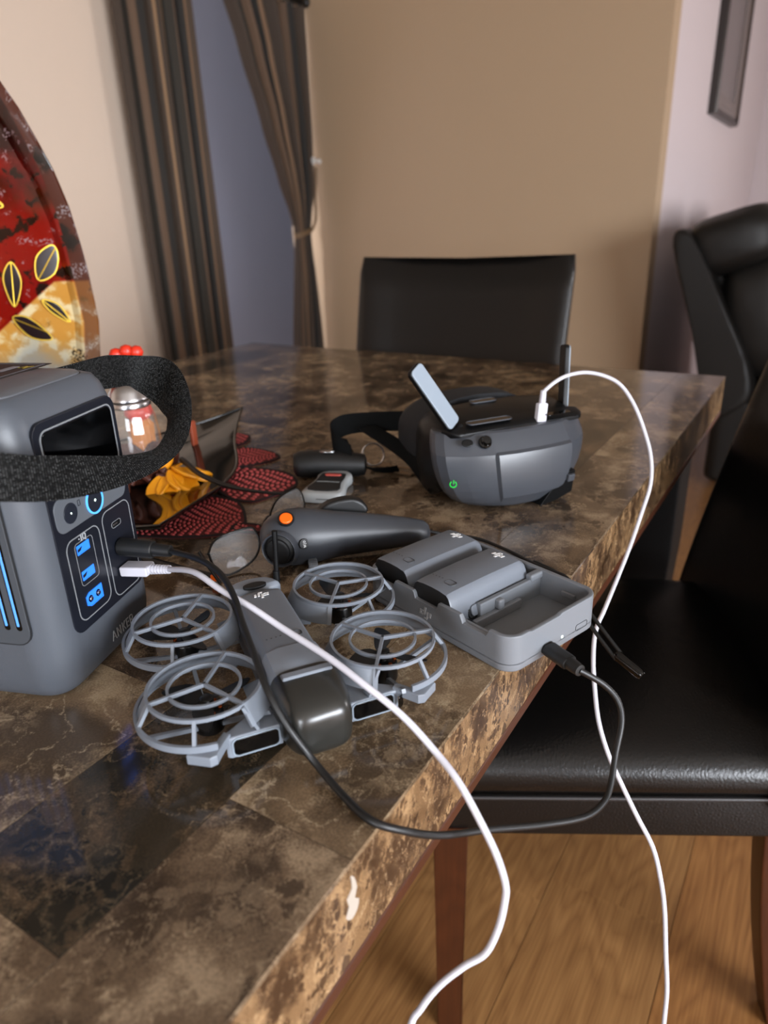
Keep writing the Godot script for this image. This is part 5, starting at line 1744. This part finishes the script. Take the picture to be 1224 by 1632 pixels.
# ---------------------------------------------------------------- table ornaments
func build_placemat() -> void:
	var pm := thing("placemat", "dark red petal-shaped beaded placemat lying under the smoky glass dish", "placemat", V(-0.62, T, -0.56))
	var o := Vector2(-0.62, -0.56)
	var petals := [
		[[Vector2(-0.463, -0.471), Vector2(-0.490, -0.505), Vector2(-0.527, -0.529), Vector2(-0.590, -0.525), Vector2(-0.640, -0.480), Vector2(-0.610, -0.425), Vector2(-0.564, -0.408), Vector2(-0.530, -0.418), Vector2(-0.502, -0.432), Vector2(-0.475, -0.452)], 0.0092, 0.0046, 0.72, 1.0],
		[[Vector2(-0.496, -0.600), Vector2(-0.497, -0.565), Vector2(-0.509, -0.533), Vector2(-0.548, -0.534), Vector2(-0.600, -0.565), Vector2(-0.620, -0.605), Vector2(-0.575, -0.628), Vector2(-0.530, -0.628)], 0.0120, 0.0062, 0.75, 1.0],
		[[Vector2(-0.581, -0.672), Vector2(-0.612, -0.688), Vector2(-0.655, -0.685), Vector2(-0.685, -0.655), Vector2(-0.660, -0.620), Vector2(-0.615, -0.612), Vector2(-0.590, -0.635)], 0.0092, 0.0046, 0.6, 1.0],
		[[Vector2(-0.667, -0.704), Vector2(-0.690, -0.735), Vector2(-0.740, -0.725), Vector2(-0.745, -0.680), Vector2(-0.700, -0.660), Vector2(-0.675, -0.680)], 0.0092, 0.0046, 0.8, 1.0],
		[[Vector2(-0.440, -0.477), Vector2(-0.455, -0.488), Vector2(-0.474, -0.484), Vector2(-0.480, -0.472), Vector2(-0.465, -0.464)], 0.0080, 0.0044, 0.7, 1.0],
		[[Vector2(-0.575, -0.405), Vector2(-0.600, -0.395), Vector2(-0.65, -0.40), Vector2(-0.68, -0.43), Vector2(-0.65, -0.46), Vector2(-0.60, -0.43)], 0.0100, 0.0050, 0.5, 1.0],
	]
	var bead := MB.new()
	bead.lathe([Vector2(0.0, -0.35), Vector2(0.42, -0.1), Vector2(0.5, 0.1), Vector2(0.3, 0.42), Vector2(0.0, 0.5)], 7, false)
	var bm := bead.mesh(80)
	bm.surface_set_material(0, M.bead_red)
	var rng := RandomNumberGenerator.new()
	rng.seed = 5
	for k in petals.size():
		var q = petals[k]
		var pl := flat_outline(q[0].map(func(p): return p - o), 5)
		var lift := 0.0002 * k
		var p := part("petal", slab_mesh(pl, 0.0, 0.0016 + lift, 0.0006), M.felt_red, pm)
		part("petal_edge", line_mesh(pl, 0.0028, 0.001, 0.0022 + lift), M.felt_edge, p)
		var inner := MB.inset(pl, 0.0045 if MB.area(pl) > 0 else 0.0045)
		var box := Rect2(inner[0], Vector2.ZERO)
		for v in inner:
			box = box.expand(v)
		var xs := []
		var c := box.get_center()
		var n := int(box.size.length() / q[2]) + 2
		for i in range(-n, n):
			for j in range(-n, n):
				var a: float = q[3]
				var w := Vector2((j + (0.5 if i % 2 else 0.0)) * q[1], i * q[2])
				w.y += 0.010 * sin(w.x * 55.0)
				var at := c + w.rotated(a)
				if Geometry2D.is_point_in_polygon(at, inner):
					var yaw: float = -a - 0.45 * cos(w.x * 55.0) + rng.randf_range(-0.3, 0.3)
					xs.append(Transform3D(Basis(V(0, 1, 0), yaw).scaled_local(V(q[1] * 0.70, 0.0028, q[2] * 0.74)), V(at.x, 0.0018 + lift, at.y)))
		var mm := MultiMesh.new()
		mm.transform_format = MultiMesh.TRANSFORM_3D
		mm.mesh = bm
		mm.instance_count = xs.size()
		for i in xs.size():
			mm.set_instance_transform(i, xs[i])
		var mi := MultiMeshInstance3D.new()
		mi.name = "beads"
		mi.multimesh = mm
		mi.set_meta("kind", "stuff")
		p.add_child(mi, true)


func build_dish() -> void:
	var d := thing("glass_dish", "smoky dark glass dish with an upturned pointed corner on the red placemat", "dish", V(-0.70, T + 0.003, -0.50))
	var tip := atan2(-0.011, -0.249)
	var m := MB.new()
	var up := []
	var dn := []
	for i in 15:
		var t := i / 14.0
		var r := PackedVector3Array()
		var q := PackedVector3Array()
		for k in 96:
			var a := TAU * k / 96 + tip
			var da := wrapf(a - tip, -PI, PI)
			var f := exp(-absf(da) / 0.24) + exp(-absf(wrapf(da - 2.1, -PI, PI)) / 0.24) + exp(-absf(wrapf(da + 2.1, -PI, PI)) / 0.24)
			var R := 0.147 + 0.103 * f
			var rad := R * maxf(t, 0.001)
			var y := 0.001 + (0.005 + 0.024 * f) * pow(t, 3.0)
			r.append(V(sin(a) * rad, y + 0.0035, cos(a) * rad))
			q.append(V(sin(a) * rad, y, cos(a) * rad))
		up.append(r)
		dn.append(q)
	m.grid(up, true)
	m.grid([up[-1], dn[-1]], true)
	dn.reverse()
	m.grid(dn, true)
	part("glass", m.mesh(50), M.dish_glass, d)
	m = MB.new()
	var lp := []
	for p in up[-1]:
		lp.append(p)
	lp.append(lp[0])
	m.tube(lp, 0.0018, 6, false)
	part("rim", m.mesh(70), M.lens_black, d)


func blade(outline: Array, thick: float, bend: float) -> ArrayMesh:
	# a leaf: outline in (x, z), bent along x
	var pl := flat_outline(outline, 4)
	var m := MB.new()
	m.slab(pl, 0.0, thick, thick * 0.3, 2)
	for i in m.tv.size():
		var v := m.tv[i]
		m.tv[i] = V(v.x, v.y + bend * v.x * v.x * 20.0 + 0.002 * sin(v.z * 220.0), v.z)
	return m.mesh(60)


func build_harvest() -> void:
	# autumn ornament that holds the shaker
	var h := thing("harvest_ornament", "brown autumn ornament with yellow leaves and red berries sitting on the smoky glass dish", "ornament", V(-0.672, T + 0.0085, -0.525))
	var m := MB.new()
	m.lathe([Vector2(0.030, 0.0), Vector2(0.038, 0.002), Vector2(0.044, 0.010), Vector2(0.047, 0.020), Vector2(0.048, 0.027), Vector2(0.046, 0.030), Vector2(0.042, 0.027), Vector2(0.036, 0.013), Vector2(0.0, 0.011)], 28)
	part("bowl", m.mesh(50), M.bark_brown, h)
	# rough bark chips in front of the bowl
	var rng := RandomNumberGenerator.new()
	rng.seed = 21
	for i in 16:
		m = MB.new()
		var a := rng.randf_range(-0.2, 1.6)
		var r := rng.randf_range(0.042, 0.066)
		var at := V(sin(a) * r, rng.randf_range(0.002, 0.014), cos(a) * r)
		m.tube([at, at + V(rng.randf_range(-0.006, 0.006), 0.006, rng.randf_range(-0.006, 0.006)), at + V(rng.randf_range(-0.012, 0.012), 0.009, rng.randf_range(-0.010, 0.010))], [0.0035, 0.0045, 0.0015], 7)
		part("bark_chip", m.mesh(60), M.bark_brown, h)
	var petal := [Vector2(0.0, 0.004), Vector2(0.012, 0.011), Vector2(0.028, 0.012), Vector2(0.039, 0.004), Vector2(0.040, -0.004), Vector2(0.028, -0.012), Vector2(0.012, -0.010), Vector2(0.0, -0.004)]
	var leaf := blade(petal, 0.005, -0.5)
	for q in [[V(0.060, 0.010, 0.008), -1.5, -0.10, 0.95], [V(0.058, 0.014, 0.002), -0.6, 0.0, 0.75], [V(0.058, 0.017, 0.0), 0.15, 0.12, 0.75], [V(0.058, 0.012, -0.006), 1.05, 0.05, 0.95], [V(0.056, 0.016, -0.002), 2.2, 0.25, 0.6], [V(0.060, 0.008, 0.004), -1.05, -0.08, 1.0], [V(0.060, 0.009, 0.0), -0.2, 0.0, 1.0], [V(0.058, 0.010, -0.004), 0.6, 0.02, 1.0], [V(-0.03, 0.020, 0.035), 2.1, -0.3, 0.9]]:
		part("leaf", leaf, M.leaf_yellow, h, Transform3D(Basis(V(0, 1, 0), q[1]) * Basis(V(0, 0, 1), q[2]) * Basis.from_scale(Vector3.ONE * q[3]), q[0]))
	m = MB.new()
	m.tube(curve([V(0.048, 0.016, 0.006), V(0.052, 0.030, 0.000), V(0.050, 0.041, -0.004)]), [0.006, 0.005, 0.0055, 0.006, 0.006, 0.006, 0.006, 0.006, 0.003], 9)
	part("leaf_stem", m.mesh(60), M.leaf_yellow, h)
	# stalk and berries rising behind the shaker
	m = MB.new()
	m.tube(curve([V(-0.046, 0.01, -0.036), V(-0.047, 0.06, -0.036), V(-0.044, 0.100, -0.033), V(-0.042, 0.128, -0.032)]), 0.005, 9)
	part("stalk", m.mesh(60), M.bark_brown, h)
	for q in [V(-0.0535, 0.1345, -0.036), V(-0.043, 0.138, -0.043), V(-0.034, 0.1365, -0.050)]:
		m = MB.new()
		m.lathe([Vector2(0.0, -0.0085), Vector2(0.006, -0.006), Vector2(0.0085, 0.0), Vector2(0.006, 0.006), Vector2(0.0, 0.008)], 16, false)
		part("berry", m.mesh(80), M.berry_red, h, Transform3D(Basis(), q))
	# painted fruit seen through the shaker
	m = MB.new()
	m.lathe([Vector2(0.0, 0.055), Vector2(0.010, 0.056), Vector2(0.017, 0.063), Vector2(0.016, 0.072), Vector2(0.006, 0.078), Vector2(0.0, 0.078)], 18)
	part("fruit", m.mesh(60), M.berry_red, h, Transform3D(Basis(), V(-0.036, 0.0, -0.040)))
	m = MB.new()
	m.lathe([Vector2(0.008, 0.012), Vector2(0.015, 0.02), Vector2(0.016, 0.05), Vector2(0.010, 0.058)], 8)
	part("fruit", m.mesh(30), M.amber, h, Transform3D(Basis(), V(-0.036, 0.0, -0.040)))
	m = MB.new()
	m.rbox(V(-0.026, 0.020, -0.114), V(0.005, 0.034, 0.010), 0.002)
	part("stump", m.mesh(60), M.stump_orange, h)

	var s := thing("salt_shaker", "clear fluted glass shaker with a metal lid standing in the autumn ornament", "shaker", h.position + V(-0.006, 0.0115, -0.006))
	m = MB.new()
	var rows := []
	var prof := [[0.000, 0.022, 0.0], [0.002, 0.0255, 0.0], [0.006, 0.0265, 0.3], [0.012, 0.0275, 1.0], [0.036, 0.0262, 1.0], [0.054, 0.0237, 0.9], [0.062, 0.0205, 0.3], [0.066, 0.0185, 0.0], [0.072, 0.0180, 0.0]]
	for inside in [0, 1]:
		for i in prof.size():
			var q = prof[i] if inside == 0 else prof[prof.size() - 1 - i]
			var r := PackedVector3Array()
			for k in 60:
				var a := TAU * k / 60
				var fl: float = 0.0011 * q[2] * absf(cos(a * 6.0)) if inside == 0 else 0.0
				var rad: float = q[1] - fl - (0.0022 if inside else 0.0)
				r.append(V(sin(a) * rad, q[0] + (0.004 if inside and q[0] < 0.004 else 0.0), cos(a) * rad))
			rows.append(r)
	m.grid(rows, true)
	m.fan(rows[0], true)
	m.fan(rows[-1])
	s.scale = Vector3.ONE * 1.12
	part("jar", m.mesh(50), M.shaker_glass, s)
	m = MB.new()
	m.lathe([Vector2(0.0195, 0.064), Vector2(0.0215, 0.0655), Vector2(0.0215, 0.0685), Vector2(0.0205, 0.070), Vector2(0.0212, 0.0715), Vector2(0.0212, 0.074), Vector2(0.0195, 0.0765), Vector2(0.0185, 0.080), Vector2(0.0155, 0.085), Vector2(0.010, 0.0885), Vector2(0.0, 0.0895)], 30)
	part("lid", m.mesh(50), M.steel, s)


func build_plate() -> void:
	var p := thing("decorative_plate", "tall oval red and gold painted glass plate standing upright behind the power station", "plate", V(-0.9217, T, -0.5113), 56.0)
	# outline of half the plate: [y, half width]
	var ol := [[0.0, 0.100], [0.03, 0.115], [0.07, 0.128], [0.12, 0.1385], [0.17, 0.1450], [0.20, 0.1442], [0.235, 0.1428], [0.265, 0.140], [0.309, 0.1345], [0.351, 0.1245], [0.384, 0.1125], [0.417, 0.0995], [0.443, 0.086], [0.48, 0.062], [0.505, 0.040], [0.52, 0.018], [0.524, 0.002]]
	var m := MB.new()
	var rings := []
	for q in [[1.0, 0.004, 0.0], [1.0, 0.010, 0.0], [0.985, 0.0115, 0.0], [0.86, 0.006, 0.012], [0.84, 0.003, 0.014], [0.80, -0.006, 0.02], [0.55, -0.010, 0.05], [0.2, -0.011, 0.1]]:
		var r := PackedVector3Array()
		var n := ol.size()
		for i in n * 2:
			var e = ol[i] if i < n else ol[n * 2 - 1 - i]
			var sx := 1.0 if i < n else -1.0
			var y: float = 0.2 + (e[0] - 0.2) * lerpf(q[0], 1.0, 0.3)
			if q[0] < 1.0:
				y = clampf(y, 0.006 + q[2], 0.52 - q[2])
			r.append(V(sx * e[1] * q[0], y, q[1]))
		rings.append(r)
	var back := []
	for r in rings:
		var b := PackedVector3Array()
		for v in r:
			b.append(V(v.x, v.y, v.z - 0.008))
		back.append(b)
	m.grid(rings, true)
	m.fan(rings[-1])
	m.grid([back[-1], back[-2], back[-3], back[-4], back[0], rings[0]], true)
	m.fan(back[-1], true)
	# planar map of the painting
	for i in m.tv.size():
		m.tu[i] = Vector2(m.tv[i].x / 0.30 + 0.5, 1.0 - m.tv[i].y / 0.53)
	var pm := mat("plate_paint", Color.WHITE, 0.07)
	pm.albedo_texture = plate_paint()
	pm.metallic_specular = 0.45
	part("painted_glass", m.mesh(50), pm, p)
	# leaves with beaded golden outlines
	var leaves := [
		[Vector2(-0.058, 0.225), Vector2(-0.055, 0.252), Vector2(-0.034, 0.266), Vector2(-0.029, 0.252), Vector2(-0.038, 0.231), Vector2(-0.058, 0.225)],
		[Vector2(-0.092, 0.194), Vector2(-0.098, 0.228), Vector2(-0.085, 0.248), Vector2(-0.078, 0.224), Vector2(-0.092, 0.194)],
		[Vector2(-0.097, 0.180), Vector2(-0.082, 0.181), Vector2(-0.066, 0.167), Vector2(-0.056, 0.150), Vector2(-0.081, 0.155), Vector2(-0.097, 0.180)],
		[Vector2(-0.058, 0.200), Vector2(-0.040, 0.193), Vector2(-0.030, 0.170), Vector2(-0.050, 0.184), Vector2(-0.058, 0.200)],
		[Vector2(-0.104, 0.330), Vector2(-0.088, 0.322), Vector2(-0.080, 0.312), Vector2(-0.097, 0.312), Vector2(-0.104, 0.330)],
	]
	for l in leaves:
		var pts: Array = l.slice(0, l.size() - 1).map(func(v): return Vector2(v.x + 0.14, -v.y))
		var pl := flat_outline(pts, 5)
		var lf := part("painted_leaf", slab_mesh(pl, 0.0, 0.0022, 0.0008), M.leaf_plum, p, face_xf(V(0, 0, -0.0078), V(0, 0, 1)))
		var tb := MB.new()
		var loop := []
		for v in pl:
			loop.append(V(v.x, 0.0022, v.y))
		loop.append(loop[0])
		tb.tube(loop, 0.0010, 6, false)
		tb.tube([V(pl[0].x, 0.0024, pl[0].y), V(pl[pl.size() / 2].x, 0.0026, pl[pl.size() / 2].y)], 0.0008, 6)
		part("gold_outline", tb.mesh(60), M.glitter_gold, lf)


func plate_paint() -> ImageTexture:
	var w := 512
	var h := 904
	var a := noise(w, h, 91, 0.006, FastNoiseLite.TYPE_SIMPLEX_SMOOTH, 5, -1, 30.0, false)
	var b := noise(w, h, 92, 0.018, FastNoiseLite.TYPE_SIMPLEX_SMOOTH, 5, -1, 20.0, false)
	var g := noise(w, h, 93, 0.14, FastNoiseLite.TYPE_SIMPLEX, 2, -1, 0.0, false)
	var out := PackedByteArray()
	out.resize(w * h * 3)
	var ol := [[0.0, 0.100], [0.07, 0.128], [0.17, 0.145], [0.265, 0.140], [0.309, 0.1345], [0.351, 0.1245], [0.384, 0.1125], [0.417, 0.0995], [0.443, 0.086], [0.48, 0.062], [0.524, 0.001]]
	for j in h:
		var y := (1.0 - float(j) / h) * 0.53
		var half := 0.1
		for k in ol.size() - 1:
			if y >= ol[k][0] and y <= ol[k + 1][0]:
				half = lerpf(ol[k][1], ol[k + 1][1], (y - ol[k][0]) / (ol[k + 1][0] - ol[k][0]))
		for i in w:
			var x := (float(i) / w - 0.5) * 0.30
			var q := j * w + i
			var va := a[q] / 255.0
			var vb := b[q] / 255.0
			var vg := g[q] / 255.0
			var c := Color(0.42, 0.045, 0.02).lerp(Color(0.55, 0.17, 0.03), smoothstep(0.45, 0.75, va))
			c = c.lerp(Color(0.09, 0.025, 0.02), smoothstep(0.27, 0.40, y + (va - 0.5) * 0.18) * 0.9)
			c = c.lerp(Color(0.10, 0.04, 0.02), smoothstep(0.62, 0.75, vb))
			c = c.lerp(Color(0.55, 0.50, 0.52), smoothstep(0.70, 0.80, 1.0 - vb) * smoothstep(0.45, 0.6, vg) * 0.7)
			var edge := smoothstep(0.86, 0.88, absf(x) / half)
			var brown := Color(0.24, 0.10, 0.06).lerp(Color(0.45, 0.41, 0.42), smoothstep(0.55, 0.72, vb) * smoothstep(0.4, 0.65, vg)).lerp(Color(0.05, 0.035, 0.03), smoothstep(0.6, 0.8, 1.0 - va))
			c = c.lerp(brown, edge)
			# golden ground below a slanting line
			var line := 0.222 - maxf(0.0, -(x - 0.10)) * 0.75
			var gold := smoothstep(line + 0.002, line - 0.002, y) * (1.0 - edge * 0.6)
			var gc := Color(0.66, 0.47, 0.20).lerp(Color(0.75, 0.68, 0.52), smoothstep(0.4, 0.7, vb)).lerp(Color(0.42, 0.45, 0.48), smoothstep(0.16, 0.10, y + (va - 0.5) * 0.05) * 0.8).lerp(Color(0.15, 0.11, 0.07), smoothstep(0.66, 0.8, va) * smoothstep(0.45, 0.6, vg))
			c = c.lerp(gc, gold)
			out[q * 3] = int(c.r * 255)
			out[q * 3 + 1] = int(c.g * 255)
			out[q * 3 + 2] = int(c.b * 255)
	return ImageTexture.create_from_image(Image.create_from_data(w, h, false, Image.FORMAT_RGB8, out))


func build_things() -> void:
	var s := build_station()
	build_drone()
	build_hub()
	build_controller()
	build_goggles()
	build_cables(s)
	build_keys()
	build_glasses()
	build_placemat()
	build_dish()
	build_harvest()
	build_plate()


func _ready() -> void:
	# camera: the phone is held a little above the table corner
	var cam := Camera3D.new()
	cam.name = "camera"
	cam.transform = Transform3D(Basis(V(0.8520, -0.0331, -0.5226), V(-0.1720, 0.9249, -0.3390), V(0.4946, 0.3786, 0.7823)), V(0, 1.04, 0))
	cam.fov = 71.57
	cam.near = 0.02
	cam.far = 60.0
	var at := CameraAttributesPhysical.new()
	at.frustum_focal_length = 16.648
	at.frustum_focus_distance = 0.52
	at.exposure_aperture = 4.3
	at.frustum_near = 0.02
	at.frustum_far = 60.0
	cam.attributes = at
	add_child(cam)
	cam.current = true
	# daylight outside
	var env := Environment.new()
	var sky := Sky.new()
	var sm := ProceduralSkyMaterial.new()
	sm.sky_top_color = Color(0.62, 0.72, 0.88)
	sm.sky_horizon_color = Color(0.86, 0.90, 0.95)
	sm.ground_bottom_color = Color(0.34, 0.33, 0.30)
	sm.ground_horizon_color = Color(0.55, 0.55, 0.53)
	sm.sky_energy_multiplier = 1.5
	sky.sky_material = sm
	env.background_mode = Environment.BG_SKY
	env.sky = sky
	env.tonemap_mode = Environment.TONE_MAPPER_LINEAR
	env.tonemap_exposure = 1.5
	env.sdfgi_enabled = true
	env.ssao_enabled = true
	env.ssil_enabled = true
	var we := WorldEnvironment.new()
	we.name = "environment"
	we.environment = env
	add_child(we)
	# the two windows let the daylight in
	window_light("window_light", V(2.78, 1.22, 0.55), V(2.0, 1.1, 0), V(-1, 0, 0), Color(0.95, 0.97, 1.0), 15.0)
	window_light("window_light", V(0.75, 1.35, 2.98), V(1.0, 0.9, 0), V(0, 0, -1), Color(0.95, 0.97, 1.0), 4.0)
	window_light("window_light", V(2.78, 1.3, -4.2), V(1.3, 1.0, 0), V(-1, 0, 0), Color(1.0, 0.97, 0.96), 4.5)

	window_light("hall_daylight", V(-2.88, 1.5, -0.93), V(0.3, 1.3, 0), V(0, 0, -1), Color(0.95, 0.96, 1.0), 11.0)

	make_materials()
	build_room()
	build_table()
	build_chair("black leather dining chair beside the table with its seat in full view", V(-0.212, 0, -0.878), -65.0)
	build_chair("black leather dining chair at the far end of the table, only its back showing", V(-0.715, 0, -1.27), 8.0)
	build_sofa()
	build_curtains()
	build_frame()
	build_things()


func window_light(called: String, at: Vector3, size: Vector3, towards: Vector3, c: Color, e: float) -> void:
	var l := AreaLight3D.new()
	l.name = called
	l.area_size = Vector2(size.x, size.y)
	l.light_color = c
	l.light_energy = e
	l.area_range = 12.0
	l.area_attenuation = 2.0
	l.shadow_enabled = true
	l.transform = Transform3D(Basis.looking_at(towards), at)
	add_child(l, true)
